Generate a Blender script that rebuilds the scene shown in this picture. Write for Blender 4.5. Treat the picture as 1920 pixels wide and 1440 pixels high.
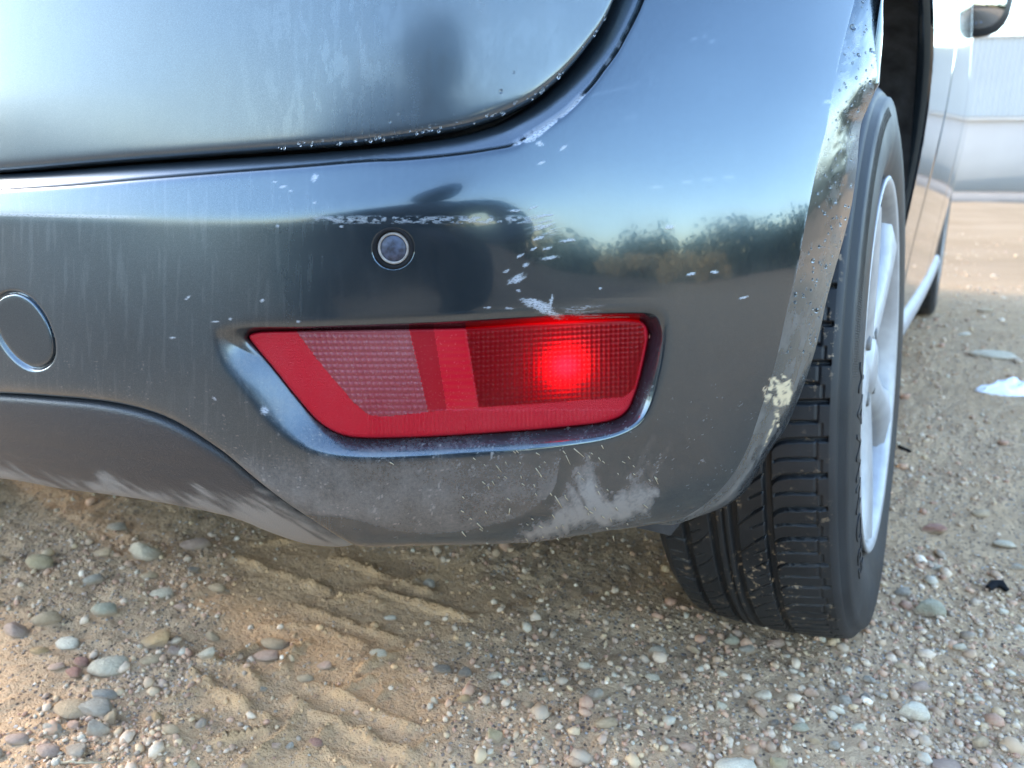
import bpy, math, random
import numpy as np
from mathutils import Vector, Matrix

for o in list(bpy.data.objects):
    bpy.data.objects.remove(o)
SC = bpy.context.scene
COL = SC.collection
rng = np.random.default_rng(7)
random.seed(7)

# ---------------------------------------------------------------- camera
PITCH, YAW, FPX = math.radians(15.1), math.radians(29.8), 1450.0
CAM = np.array([.03, -.975, .524])
FW = np.array([-math.sin(YAW) * math.cos(PITCH), math.cos(YAW) * math.cos(PITCH), -math.sin(PITCH)])
RT = np.array([math.cos(YAW), math.sin(YAW), 0.])
UP = np.cross(RT, FW)
cd = bpy.data.cameras.new('camera')
cam = bpy.data.objects.new('camera', cd)
COL.objects.link(cam)
m = Matrix(((RT[0], UP[0], -FW[0], CAM[0]), (RT[1], UP[1], -FW[1], CAM[1]), (RT[2], UP[2], -FW[2], CAM[2]), (0, 0, 0, 1)))
cam.matrix_world = m
cd.sensor_width = 36
cd.lens = FPX / 1920 * 36
cd.clip_start = .02
cd.clip_end = 3000
cd.dof.use_dof = True
cd.dof.focus_distance = .53
cd.dof.aperture_fstop = 9.0
SC.camera = cam

# ---------------------------------------------------------------- sky, sun, exposure
SUN_AZ = math.radians(97)      # to the left of the car's forward (+Y) direction
SUN_EL = math.radians(31)
w = bpy.data.worlds.new('World')
SC.world = w
w.use_nodes = True
nt = w.node_tree
bg = nt.nodes['Background']
sky = nt.nodes.new('ShaderNodeTexSky')
sky.sky_type = 'NISHITA'
sky.sun_disc = False
sky.sun_elevation = SUN_EL
sky.sun_rotation = -SUN_AZ
sky.altitude = 300
sky.air_density = 1.35
sky.dust_density = .9
sky.ozone_density = 1.7
nt.links.new(sky.outputs[0], bg.inputs[0])
bg.inputs[1].default_value = .15
sl = bpy.data.lights.new('sun', 'SUN')
sl.energy = .5
sl.angle = math.radians(10)
sl.color = (1, .80, .58)
so = bpy.data.objects.new('sun', sl)
COL.objects.link(so)
sdir = Vector((-math.sin(SUN_AZ) * math.cos(SUN_EL), math.cos(SUN_AZ) * math.cos(SUN_EL), math.sin(SUN_EL)))
so.rotation_euler = sdir.to_track_quat('Z', 'Y').to_euler()
SC.view_settings.view_transform = 'Standard'
SC.view_settings.look = 'None'
SC.view_settings.exposure = 3.0
SC.view_settings.gamma = 1


# ---------------------------------------------------------------- helpers
def link(o, parent=None, label=None, cat=None, group=None, kind=None):
    if o.name not in COL.objects:
        COL.objects.link(o)
    if parent is not None:
        o.parent = parent
    if label: o['label'] = label
    if cat: o['category'] = cat
    if group: o['group'] = group
    if kind: o['kind'] = kind
    return o


def empty(name, loc=(0, 0, 0)):
    o = bpy.data.objects.new(name, None)
    o.location = loc
    o.empty_display_size = .1
    return o


def mesh(name, V, Fq, mat=None, smooth=True, attrs=None, uv=None, mats=None, midx=None):
    """V (n,3), Fq (m,k) or list of arrays; attrs dict name->per-vertex float; uv per-vertex (n,2)"""
    V = np.asarray(V, np.float32)
    me = bpy.data.meshes.new(name)
    if isinstance(Fq, list):
        loops = np.concatenate([f.ravel() for f in Fq])
        tot = np.concatenate([np.full(len(f), f.shape[1]) for f in Fq])
    else:
        Fq = np.asarray(Fq)
        loops = Fq.ravel()
        tot = np.full(len(Fq), Fq.shape[1])
    start = np.concatenate([[0], np.cumsum(tot)[:-1]])
    me.vertices.add(len(V))
    me.vertices.foreach_set('co', V.ravel())
    me.loops.add(len(loops))
    me.loops.foreach_set('vertex_index', loops.astype(np.int32))
    me.polygons.add(len(tot))
    me.polygons.foreach_set('loop_start', start.astype(np.int32))
    me.polygons.foreach_set('loop_total', tot.astype(np.int32))
    if smooth:
        me.polygons.foreach_set('use_smooth', np.ones(len(tot), bool))
    if mats:
        for x in mats: me.materials.append(x)
        me.polygons.foreach_set('material_index', np.asarray(midx, np.int32))
    elif mat:
        me.materials.append(mat)
    if uv is not None:
        l = me.uv_layers.new(name='UVMap')
        l.data.foreach_set('uv', np.asarray(uv, np.float32)[loops].ravel())
    if attrs:
        for k, a in attrs.items():
            at = me.attributes.new(k, 'FLOAT', 'POINT')
            at.data.foreach_set('value', np.asarray(a, np.float32).ravel())
    me.update(calc_edges=True)
    me.validate()
    return bpy.data.objects.new(name, me)


def gridfaces(nr, nc, closed_c=False, off=0):
    i = np.arange(nr - 1)[:, None]
    j = np.arange(nc if closed_c else nc - 1)[None, :]
    j2 = (j + 1) % nc
    return np.stack([i * nc + j, i * nc + j2, (i + 1) * nc + j2, (i + 1) * nc + j], -1).reshape(-1, 4) + off


def box(x0, x1, y0, y1, z0, z1):
    V = np.array([(x, y, z) for z in (z0, z1) for y in (y0, y1) for x in (x0, x1)], float)
    Fq = np.array([(0, 2, 3, 1), (4, 5, 7, 6), (0, 1, 5, 4), (2, 6, 7, 3), (0, 4, 6, 2), (1, 3, 7, 5)])
    return V, Fq


def joinmesh(parts):
    Vs, Fs, n = [], [], 0
    for V, Fq in parts:
        Vs.append(np.asarray(V, float)); Fs.append(np.asarray(Fq) + n); n += len(V)
    return np.concatenate(Vs), Fs


def lathe_x(prof, n=64, a0=0, a1=2 * math.pi):
    """profile (x, r) revolved round the X axis"""
    prof = np.asarray(prof, float)
    closed = abs(a1 - a0 - 2 * math.pi) < 1e-6
    th = np.linspace(a0, a1, n, endpoint=not closed)
    V = np.stack([np.broadcast_to(prof[:, 0], (n, len(prof))), -prof[:, 1] * np.sin(th)[:, None], -prof[:, 1] * np.cos(th)[:, None]], -1)
    k = len(prof)
    i = np.arange(n if closed else n - 1)[:, None]
    j = np.arange(k - 1)[None]
    i2 = (i + 1) % n
    Fq = np.stack([i * k + j, i * k + j + 1, i2 * k + j + 1, i2 * k + j], -1).reshape(-1, 4)
    return V.reshape(-1, 3), Fq


_lat = [np.random.default_rng(100 + s).random((256, 256)) for s in range(6)]


def vnoise(x, y, s=0):
    L = _lat[s % 6]
    xi = np.floor(x).astype(int); yi = np.floor(y).astype(int)
    fx = x - xi; fy = y - yi
    fx = fx * fx * (3 - 2 * fx); fy = fy * fy * (3 - 2 * fy)
    g = lambda a, b: L[a & 255, b & 255]
    return (g(xi, yi) * (1 - fx) + g(xi + 1, yi) * fx) * (1 - fy) + (g(xi, yi + 1) * (1 - fx) + g(xi + 1, yi + 1) * fx) * fy


def fbm(x, y, octv=4, s=0, gain=.5):
    a, t, n = 1., 0., 0.
    for k in range(octv):
        t = t + a * vnoise(x * 2 ** k + 17.3 * k, y * 2 ** k + 5.1 * k, s + k); n += a; a *= gain
    return t / n


def sstep(a, b, x):
    t = np.clip((x - a) / (b - a), 0, 1)
    return t * t * (3 - 2 * t)


def dense(pts, n=40, closed=False):
    """Catmull-Rom through pixel points"""
    p = np.asarray(pts, float)
    if closed:
        p = np.vstack([p[-1], p, p[0], p[1]])
    else:
        p = np.vstack([2 * p[0] - p[1], p, 2 * p[-1] - p[-2]])
    out = []
    for i in range(1, len(p) - 2):
        p0, p1, p2, p3 = p[i - 1], p[i], p[i + 1], p[i + 2]
        t01 = max(np.linalg.norm(p1 - p0), 1e-6) ** .5; t12 = max(np.linalg.norm(p2 - p1), 1e-6) ** .5; t23 = max(np.linalg.norm(p3 - p2), 1e-6) ** .5
        m1 = (p2 - p1) + t12 * ((p1 - p0) / t01 - (p2 - p0) / (t01 + t12))
        m2 = (p2 - p1) + t12 * ((p3 - p2) / t23 - (p3 - p1) / (t12 + t23))
        t = np.linspace(0, 1, n, endpoint=False)[:, None]
        out.append((2 * p1 - 2 * p2 + m1 + m2) * t ** 3 + (-3 * p1 + 3 * p2 - 2 * m1 - m2) * t ** 2 + m1 * t + p1)
    if not closed:
        out.append(p[-2][None])
    return np.concatenate(out)


def curve_y(pts):
    d = dense(pts)
    xs = np.maximum.accumulate(d[:, 0])
    return lambda x: np.interp(x, xs, d[:, 1])


def curve_x(pts):
    d = dense(pts)
    ys = np.maximum.accumulate(d[:, 1])
    return lambda y: np.interp(y, ys, d[:, 0])


def inpoly(x, y, poly):
    p = np.asarray(poly, float)
    r = np.zeros(np.shape(x), bool)
    j = len(p) - 1
    for i in range(len(p)):
        c = ((p[i, 1] > y) != (p[j, 1] > y)) & (x < (p[j, 0] - p[i, 0]) * (y - p[i, 1]) / (p[j, 1] - p[i, 1] + 1e-12) + p[i, 0])
        r ^= c
        j = i
    return r


def segdist(x, y, poly, closed=True):
    p = np.asarray(poly, float)
    d = np.full(np.shape(x), 1e9)
    for i in range(len(p) if closed else len(p) - 1):
        a = p[i]; b = p[(i + 1) % len(p)]
        ab = b - a
        t = np.clip(((x - a[0]) * ab[0] + (y - a[1]) * ab[1]) / (ab @ ab + 1e-12), 0, 1)
        d = np.minimum(d, np.hypot(x - a[0] - t * ab[0], y - a[1] - t * ab[1]))
    return d


# a point of the traced layout -> a ray from where the photograph was taken; used once, to find where each
# traced outline lies on the car's curved body or on the ground
def ray(x, y):
    x = np.asarray(x, float); y = np.asarray(y, float)
    return FW + ((x - 960) / FPX)[..., None] * RT - ((y - 720) / FPX)[..., None] * UP


def ground_at(x, y, z=0.):
    d = ray(x, y)
    t = (z - CAM[2]) / d[..., 2]
    return CAM + d * t[..., None]


def at_Y(x, y, Y):
    d = ray(x, y)
    t = (Y - CAM[1]) / d[..., 1]
    return CAM + d * t[..., None]


# ---------------------------------------------------------------- materials
def nodes(name):
    mt = bpy.data.materials.new(name)
    mt.use_nodes = True
    t = mt.node_tree
    return mt, t, t.nodes['Principled BSDF']


def setp(b, **k):
    for a, v in k.items():
        s = b.inputs[a.replace('_', ' ')]
        s.default_value = (*v, 1) if isinstance(v, tuple) and len(v) == 3 else v


class NB:
    """small node builder"""
    def __init__(s, t): s.t = t

    def n(s, typ, **k):
        x = s.t.nodes.new('ShaderNode' + typ)
        for a, v in k.items(): setattr(x, a, v)
        return x

    def put(s, sock, v):
        if isinstance(v, bpy.types.NodeSocket): s.t.links.new(v, sock)
        elif v is not None:
            if isinstance(v, tuple) and len(v) == 3 and sock.type == 'RGBA': v = (*v, 1)
            sock.default_value = v

    def math(s, op, a, b=0., clamp=False):
        x = s.n('Math', operation=op, use_clamp=clamp)
        s.put(x.inputs[0], a); s.put(x.inputs[1], b)
        return x.outputs[0]

    def mixc(s, f, a, b):
        x = s.n('Mix', data_type='RGBA')
        s.put(x.inputs[0], f); s.put(x.inputs[6], a); s.put(x.inputs[7], b)
        return x.outputs[2]

    def mixf(s, f, a, b):
        x = s.n('Mix', data_type='FLOAT')
        s.put(x.inputs[0], f); s.put(x.inputs[2], a); s.put(x.inputs[3], b)
        return x.outputs[0]

    def attr(s, name): return s.n('Attribute', attribute_name=name).outputs['Fac']

    def coord(s, kind='Object', scale=(1, 1, 1), rot=(0, 0, 0)):
        c = s.n('TexCoord').outputs[kind]
        mp = s.n('Mapping')
        s.put(mp.inputs[0], c)
        mp.inputs['Scale'].default_value = scale
        mp.inputs['Rotation'].default_value = rot
        return mp.outputs[0]

    def noise(s, co, scale, detail=3., rough=.5, lac=2.):
        x = s.n('TexNoise')
        s.put(x.inputs['Vector'], co)
        x.inputs['Scale'].default_value = scale; x.inputs['Detail'].default_value = detail
        x.inputs['Roughness'].default_value = rough
        return x.outputs[0]

    def ramp(s, f, stops, interp='LINEAR'):
        x = s.n('ValToRGB')
        s.put(x.inputs[0], f)
        x.color_ramp.interpolation = interp
        e = x.color_ramp.elements
        while len(e) < len(stops): e.new(.5)
        for i, (p, c) in enumerate(stops):
            e[i].position = p
            e[i].color = (c, c, c, 1) if isinstance(c, (int, float)) else (*c, 1)
        return x.outputs[0]

    def maprange(s, v, a, b, c=0., d=1.):
        x = s.n('MapRange')
        s.put(x.inputs[0], v)
        for i, q in enumerate((a, b, c, d)): s.put(x.inputs[1 + i], q)
        return x.outputs[0]

    def bump(s, h, strength=.3, dist=.001, normal=None):
        x = s.n('Bump')
        x.inputs['Strength'].default_value = strength; x.inputs['Distance'].default_value = dist
        s.put(x.inputs['Height'], h)
        if normal is not None: s.put(x.inputs['Normal'], normal)
        return x.outputs[0]


def simple(name, col, rough=.5, metal=0., noise_scale=0, noise_amt=.2, bump=0, bump_scale=200, **k):
    mt, t, b = nodes(name)
    nb = NB(t)
    setp(b, Base_Color=col, Roughness=rough, Metallic=metal, **k)
    co = nb.coord()
    if noise_scale:
        f = nb.noise(co, noise_scale, 4)
        c2 = tuple(max(0, x * (1 - noise_amt)) for x in col); c1 = tuple(min(1, x * (1 + noise_amt)) for x in col)
        nb.put(b.inputs['Base Color'], nb.mixc(nb.maprange(f, .3, .7), c2, c1))
    if bump:
        nb.put(b.inputs['Normal'], nb.bump(nb.noise(co, bump_scale, 4), bump, .002))
    return mt


def car_paint(name, streaky=False):
    mt, t, b = nodes(name)
    nb = NB(t)
    uv = nb.coord('UV')
    obj = nb.coord('Object')
    dust, scuff, mud, film = (nb.attr(k) for k in ('dust', 'scuff', 'mud', 'film'))
    n_c = nb.noise(nb.coord('UV', scale=(.35, 1, 1), rot=(0, 0, .35)), 520, 3, .7)
    scuff = nb.math('MULTIPLY', scuff, nb.maprange(n_c, .36, .56, .15, .95))
    n_f = nb.noise(obj, 900, 2)          # fine grit
    n_m = nb.noise(obj, 60, 4)
    n_l = nb.noise(obj, 14, 3)
    streak_co = nb.coord('UV', scale=(1, .09, 1))
    n_s = nb.noise(streak_co, 95, 4, .55)
    n_s2 = nb.noise(nb.coord('UV', scale=(1, .28, 1)), 42, 5, .6)
    grit = nb.maprange(n_f, .60, .70)
    nn = nb.math('ADD', nb.math('MULTIPLY', nb.noise(obj, 420, 4, .7), .6), nb.math('MULTIPLY', n_m, .4))
    dm = nb.maprange(nb.math('ADD', nn, dust), .74, 1.32)
    dm = nb.math('ADD', nb.math('MULTIPLY', dm, .75), nb.math('MULTIPLY', dust, .22), clamp=True)
    dm = nb.math('ADD', dm, nb.math('MULTIPLY', nb.math('MULTIPLY', grit, dust), .35), clamp=True)
    drip = nb.maprange(n_s, .54, .63)
    if streaky:
        drip = nb.math('MULTIPLY', nb.math('MAXIMUM', nb.math('MULTIPLY', drip, .6), nb.maprange(n_s2, .52, .57)), nb.attr('drip'))
    dripf = nb.math('MULTIPLY', drip, film)
    base = nb.mixc(nb.maprange(nb.noise(obj, 2500, 1), .45, .62), (.034, .055, .076), (.058, .084, .109))
    base = nb.mixc(nb.math('MULTIPLY', dm, .85), base, (.22, .205, .19))
    base = nb.mixc(nb.math('MULTIPLY', film, .07 if streaky else .04), base, (.42, .45, .48))
    base = nb.mixc(nb.math('MULTIPLY', dripf, .05 if streaky else .045), base, (.40, .43, .46))
    base = nb.mixc(scuff, base, (.34, .37, .42))
    base = nb.mixc(mud, base, (.46, .38, .25))
    cover = nb.math('MAXIMUM', nb.math('MAXIMUM', scuff, mud), nb.math('MULTIPLY', dm, .9))
    nb.put(b.inputs['Base Color'], base)
    nb.put(b.inputs['Metallic'], nb.math('MULTIPLY', nb.math('SUBTRACT', 1., cover), .66 if streaky else .88))
    rough = nb.math('ADD', nb.mixf(film, .10, .36), nb.math('MULTIPLY', nb.math('SUBTRACT', n_l, .5), .08))
    rough = nb.math('ADD', rough, nb.math('MULTIPLY', dripf, -.075 if streaky else .04))
    rough = nb.mixf(cover, rough, .72)
    nb.put(b.inputs['Roughness'], nb.math('MAXIMUM', rough, .04))
    nb.put(b.inputs['Coat Weight'], nb.math('MULTIPLY', nb.math('SUBTRACT', 1., cover), .9))
    nb.put(b.inputs['Coat Roughness'], nb.mixf(film, .02, .20))
    h = nb.math('ADD', nb.math('MULTIPLY', n_f, .25), nb.math('MULTIPLY', nb.noise(obj, 220, 3), nb.mixf(film, .12, .6)))
    h = nb.math('ADD', h, nb.math('MULTIPLY', nb.math('MAXIMUM', scuff, mud), 1.5))
    nb.put(b.inputs['Normal'], nb.bump(h, .10, .0006))
    return mt


def tyre_mat():
    mt, t, b = nodes('tyre_rubber')
    nb = NB(t)
    co = nb.coord()
    d1 = nb.maprange(nb.noise(co, 150, 4, .6), .58, .66)
    d2 = nb.maprange(nb.noise(co, 12, 4), .35, .8)
    sand = nb.math('MULTIPLY', d1, nb.maprange(nb.noise(co, 18, 3), .45, .6))
    base = nb.mixc(d2, (.006, .008, .0105), (.024, .026, .029))
    base = nb.mixc(nb.math('MULTIPLY', sand, nb.attr('tread')), base, (.24, .18, .12))
    nb.put(b.inputs['Base Color'], base)
    nb.put(b.inputs['Roughness'], nb.maprange(d2, 0, 1, .45, .66))
    b.inputs['Specular IOR Level'].default_value = .38
    nb.put(b.inputs['Normal'], nb.bump(nb.noise(co, 600, 3), .25, .0006))
    return mt


def plastic_mat():
    mt, t, b = nodes('valance_plastic')
    nb = NB(t)
    co = nb.coord()
    dust = nb.attr('dust')
    n = nb.noise(nb.coord('Object', scale=(.6, 1, 1.4)), 26, 5, .6)
    g = nb.maprange(nb.noise(co, 1000, 2), .58, .72)
    nn = nb.math('ADD', nb.math('MULTIPLY', nb.noise(co, 420, 4, .7), .5), nb.math('MULTIPLY', n, .5))
    f = nb.math('ADD', nb.math('MULTIPLY', nb.maprange(nb.math('ADD', nn, dust), .76, 1.3), .6), nb.math('MULTIPLY', dust, .3), clamp=True)
    f = nb.math('ADD', f, nb.math('MULTIPLY', g, .16), clamp=True)
    nb.put(b.inputs['Base Color'], nb.mixc(f, (.022, .025, .030), (.215, .20, .185)))
    nb.put(b.inputs['Roughness'], nb.mixf(f, .42, .85))
    nb.put(b.inputs['Normal'], nb.bump(nb.noise(co, 900, 2), .5, .0007))
    return mt


def soil_mat():
    mt, t, b = nodes('sandy_soil')
    nb = NB(t)
    co = nb.coord()
    trk = nb.attr('track')
    n1 = nb.noise(co, 1.7, 5, .55); n2 = nb.noise(co, 12, 5, .6); n3 = nb.noise(co, 110, 4, .65); n4 = nb.noise(co, 480, 3, .6)
    vo = nb.n('TexVoronoi'); nb.put(vo.inputs['Vector'], co); vo.inputs['Scale'].default_value = 190
    cell = nb.n('SeparateColor'); nb.t.links.new(vo.outputs['Color'], cell.inputs[0])
    base = nb.mixc(nb.maprange(n2, .3, .7), (.50, .325, .185), (.68, .475, .29))
    base = nb.mixc(nb.maprange(n1, .35, .65, 0, .6), base, (.56, .405, .27))
    base = nb.mixc(nb.math('MULTIPLY', trk, nb.maprange(n2, .25, .7, .35, .9)), base, (.66, .40, .205))
    base = nb.mixc(nb.math('MULTIPLY', nb.attr('ridge'), .55), base, (.72, .41, .18))  # orange sand on the ridge crests, also painting in low sunlight catching them
    base = nb.mixc(nb.maprange(n3, .25, .75, 0, .55), base, (.38, .25, .15))
    speck = nb.ramp(cell.outputs[0], [(0, (.17, .13, .10)), (.3, (.30, .22, .17)), (.55, (.42, .37, .32)), (.78, (.24, .20, .18)), (.93, (.60, .57, .53))], 'CONSTANT')
    sm = nb.math('MULTIPLY', nb.maprange(vo.outputs['Distance'], .42, .30), nb.maprange(cell.outputs[1], .50, .55))
    sm = nb.math('MULTIPLY', sm, nb.math('SUBTRACT', 1., nb.math('MULTIPLY', trk, .75)))
    base = nb.mixc(sm, base, speck)
    far = nb.attr('far')
    base = nb.mixc(nb.math('MULTIPLY', far, .75), base, nb.mixc(nb.maprange(nb.noise(co, .9, 5, .6), .35, .65), (.21, .145, .090), (.29, .21, .14)))
    base = nb.mixc(nb.attr('field'), base, nb.mixc(nb.maprange(nb.noise(co, 1.4, 5, .65), .35, .65), (.17, .125, .088), (.29, .215, .15)))
    nb.put(b.inputs['Base Color'], base)
    b.inputs['Roughness'].default_value = .95
    b.inputs['Specular IOR Level'].default_value = .0
    h = nb.math('ADD', nb.math('MULTIPLY', n3, .8), nb.math('ADD', nb.math('MULTIPLY', n4, .35), nb.math('MULTIPLY', sm, .35)))
    nb.put(b.inputs['Normal'], nb.bump(h, 1., .009))
    return mt


STONE_RAMP = [(0, (.30, .22, .17)), (.12, (.42, .33, .25)), (.22, (.34, .20, .16)), (.30, (.55, .50, .44)), (.40, (.33, .30, .27)),
              (.50, (.46, .30, .23)), (.58, (.52, .46, .41)), (.65, (.18, .17, .16)), (.685, (.50, .42, .30)), (.79, (.36, .29, .27)),
              (.86, (.27, .19, .15)), (.92, (.40, .42, .40)), (.985, (.78, .76, .73))]


def gravel_mat():
    mt, t, b = nodes('gravel_grain')
    nb = NB(t)
    base = nb.ramp(nb.attr('tint'), [(p, (min(c[0] * 1.15, .9), c[1], c[2] * .82)) for p, c in STONE_RAMP], 'CONSTANT')
    n = nb.noise(nb.coord(), 300, 3)
    base = nb.mixc(nb.maprange(n, .35, .75, .1, .75), base, (.48, .335, .215))
    nb.put(b.inputs['Base Color'], base)
    b.inputs['Roughness'].default_value = .85
    return mt


def stone_mat(name, c1, c2):
    mt, t, b = nodes('stone_' + name)
    nb = NB(t)
    co = nb.coord()
    n = nb.noise(co, 2.2, 5, .6)
    base = nb.mixc(nb.maprange(n, .35, .68), c1, c2)
    vein = nb.maprange(nb.noise(nb.coord('Object', scale=(1, 2.5, 1)), 3.5, 4, .7), .60, .66)
    base = nb.mixc(nb.math('MULTIPLY', vein, .35), base, tuple(x * .55 for x in c1))
    # soil caught on the lower flanks and in pits
    sx = nb.n('SeparateXYZ'); nb.t.links.new(nb.n('TexCoord').outputs['Object'], sx.inputs[0])
    low = nb.maprange(nb.math('ADD', sx.outputs[2], nb.math('MULTIPLY', nb.noise(co, 4, 5, .65), 1.1)), 1.0, .35)
    base = nb.mixc(nb.math('MULTIPLY', low, .9), base, (.46, .32, .20))
    base = nb.mixc(nb.maprange(nb.noise(co, 14, 4, .7), .46, .72, .1, .65), base, (.44, .33, .23))
    nb.put(b.inputs['Base Color'], base)
    b.inputs['Roughness'].default_value = .78
    nb.put(b.inputs['Normal'], nb.bump(nb.noise(co, 7, 6, .7), .6, .06))
    return mt


M = {}
M['paint'] = car_paint('grey_metallic_paint')
M['paint_gate'] = car_paint('grey_metallic_paint_dewy', True)
M['tyre'] = tyre_mat()
M['valance'] = plastic_mat()
M['soil'] = soil_mat()
M['gravel'] = gravel_mat()
M['black'] = simple('black_rubber', (.006, .0065, .008), .75, noise_scale=60, noise_amt=.5, Specular_IOR_Level=.15)
M['gapblack'] = simple('gap_shadow_plastic', (.02, .022, .026), .6, noise_scale=50, noise_amt=.4)
M['liner'] = simple('wheel_arch_felt', (.045, .048, .055), .85, noise_scale=40, noise_amt=.5, bump=.4, bump_scale=150)
M['rim'] = simple('silver_wheel_paint', (.33, .33, .34), .48, .45, noise_scale=45, noise_amt=.12)
M['rimdirt'] = simple('dusty_rim_barrel', (.13, .125, .12), .7, .3, noise_scale=30, noise_amt=.4)
M['sensor'] = simple('sensor_face', (.035, .045, .075), .45, .2, noise_scale=300, noise_amt=.6)
M['sensring'] = simple('sensor_ring', (.20, .185, .175), .6, noise_scale=300, noise_amt=.25)
M['glass'] = simple('dark_window_glass', (.012, .014, .016), .05)
M['mirror'] = simple('mirror_glass', (.30, .34, .40), .03, 1.0)
M['mirrorblack'] = simple('mirror_housing', (.02, .024, .03), .35)
M['sill'] = simple('silver_sill_trim', (.30, .31, .33), .4, .4, noise_scale=40, noise_amt=.15)
M['white_wall'] = simple('white_painted_wall', (.25, .255, .26), .7, noise_scale=1.2, noise_amt=.05)
M['cladding'] = simple('white_steel_cladding', (.36, .365, .37), .8, noise_scale=.8, noise_amt=.05)
M['concrete'] = simple('grey_concrete', (.15, .142, .135), 1., Specular_IOR_Level=0.,  noise_scale=3, noise_amt=.2, bump=.3, bump_scale=40)
M['grass'] = simple('dry_straw', (.33, .28, .19), .8, noise_scale=40, noise_amt=.3)
M['paper'] = simple('white_paper', (.82, .84, .86), .7, noise_scale=40, noise_amt=.06)
M['hedge'] = simple('dark_foliage', (.045, .06, .03), .8, noise_scale=1.5, noise_amt=.5)
M['bank'] = simple('dry_grass_blades', (.52, .38, .19), .9, noise_scale=6, noise_amt=.35)
M['cloth'] = simple('dark_cloth', (.065, .078, .095), .9, noise_scale=20, noise_amt=.3)

# ================================================================ setting: ground
GX = np.concatenate([-np.geomspace(400, 1.75, 46), np.arange(-1.7, -1.3, .02), np.arange(-1.3, .62, .0044), np.arange(.63, 1.45, .02), np.geomspace(1.5, 400, 46)])
GY = np.concatenate([-np.geomspace(400, .95, 36), np.arange(-.9, -.72, .02), np.arange(-.71, .32, .0044), np.arange(.33, 3.2, .024), np.geomspace(3.3, 500, 50)])
gx, gy = np.meshgrid(GX, GY)
near = sstep(4, 1.5, np.hypot(gx, gy + .3))
gz = (fbm(gx * .35, gy * .35, 3, 1) - .5) * .16 * sstep(1.5, 9, np.hypot(gx, gy)) + near * ((fbm(gx * 9, gy * 9, 4, 2) - .5) * .020 + (fbm(gx * 60, gy * 60, 4, 3, .62) - .5) * .0095)
gz -= .004 * near
# tyre print: thin raised ridges left by a chevron tread in the damp sand
RID = [[(367, 1260), (410, 1285), (505, 1342)], [(545, 1304), (650, 1350), (765, 1404)], [(590, 1272), (675, 1310), (772, 1352)], [(400, 1230), (450, 1243), (492, 1276)],
       [(690, 1092), (775, 1120), (872, 1146)], [(622, 1038), (700, 1063), (805, 1100)], [(430, 1033), (525, 1063), (618, 1096)], [(412, 1382), (450, 1366), (502, 1357)],
       [(448, 1424), (520, 1372), (556, 1308)], [(522, 1248), (572, 1190)], [(640, 1282), (702, 1258)], [(700, 1296), (742, 1268)], [(318, 1302), (368, 1283)], [(432, 1226), (482, 1198)],
       [(622, 1112), (668, 1104), (726, 1120)], [(610, 1390), (700, 1432), (760, 1452)], [(745, 1088), (800, 1068)], [(560, 1120), (640, 1150), (740, 1182)], [(330, 1350), (380, 1335)], [(800, 1190), (700, 1230), (660, 1262)],
       [(470, 1010), (560, 1000)], [(640, 1330), (590, 1372), (560, 1402)], [(760, 1405), (830, 1360)], [(500, 1160), (600, 1165), (690, 1200)]]
ridge = np.zeros_like(gx)
sel = (gx > -1.2) & (gx < .3) & (gy > -.9) & (gy < .3)
sx_, sy_ = gx[sel], gy[sel]
acc = np.zeros(sx_.shape); rmask = np.zeros(sx_.shape)
wob = (fbm(sx_ * 60, sy_ * 60, 3, 4) - .5) * .016
for k, r in enumerate(RID):
    d_ = dense(r, 8)
    g3 = ground_at(d_[:, 0], d_[:, 1])[:, :2]
    dd = segdist(sx_ + wob, sy_ + wob * .6, g3, False)
    hh = (.0135 if k < 9 else .009)
    brk = .15 + 1.2 * fbm(sx_ * 45 + k, sy_ * 45, 2, 5)
    acc = np.maximum(acc, hh * brk * np.exp(-dd / .0042) * 1.1)
    rmask = np.maximum(rmask, np.exp(-(dd / .006) ** 2) * (.2 + brk * .6))
ridge[sel] = rmask
TRP = ground_at(*np.array([(330, 1480), (290, 1330), (360, 1210), (400, 1080), (400, 1000), (560, 960), (900, 1050), (1010, 1120), (900, 1180), (800, 1260), (800, 1360), (860, 1500)], float).T)[:, :2]
tin = inpoly(gx, gy, TRP); td = segdist(gx, gy, TRP)
tsd = np.where(tin, td, -td) + (fbm(gx * 14, gy * 14, 3, 0) - .5) * .12
track = sstep(-.03, .05, tsd) * near
sh = np.zeros_like(gx); sh[sel] = acc
flat = (fbm(gx * 9, gy * 9, 4, 2) - .5) * .020 + (fbm(gx * 60, gy * 60, 4, 3, .62) - .5) * .0095
gz = gz - track * near * flat * .5 - track * .006 + sh
far = sstep(2.2, 4.5, gy + .15 * gx) + 0 * gx
# flat seat for the tyres
for yy in (0., 2.45):
    q = np.exp(-(((gx + .11) / .17) ** 4 + ((gy - yy) / .17) ** 4))
    gz = gz * (1 - q) + q * (-.001)
Vg = np.stack([gx, gy, gz], -1).reshape(-1, 3)
gob = mesh('ground', Vg, gridfaces(len(GY), len(GX)), M['soil'], attrs={'track': track, 'ridge': np.clip(ridge, 0, 1), 'far': np.clip(far, 0, 1), 'field': sstep(-1.35, -2.3, gy + .25 * gx + .3 * (fbm(gx * 2, gy * 2, 3, 4) - .5))})
link(gob, kind='structure')


def ground_z(x, y):
    i = np.clip(np.searchsorted(GY, y), 0, len(GY) - 1); j = np.clip(np.searchsorted(GX, x), 0, len(GX) - 1)
    return gz[i, j]


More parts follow.
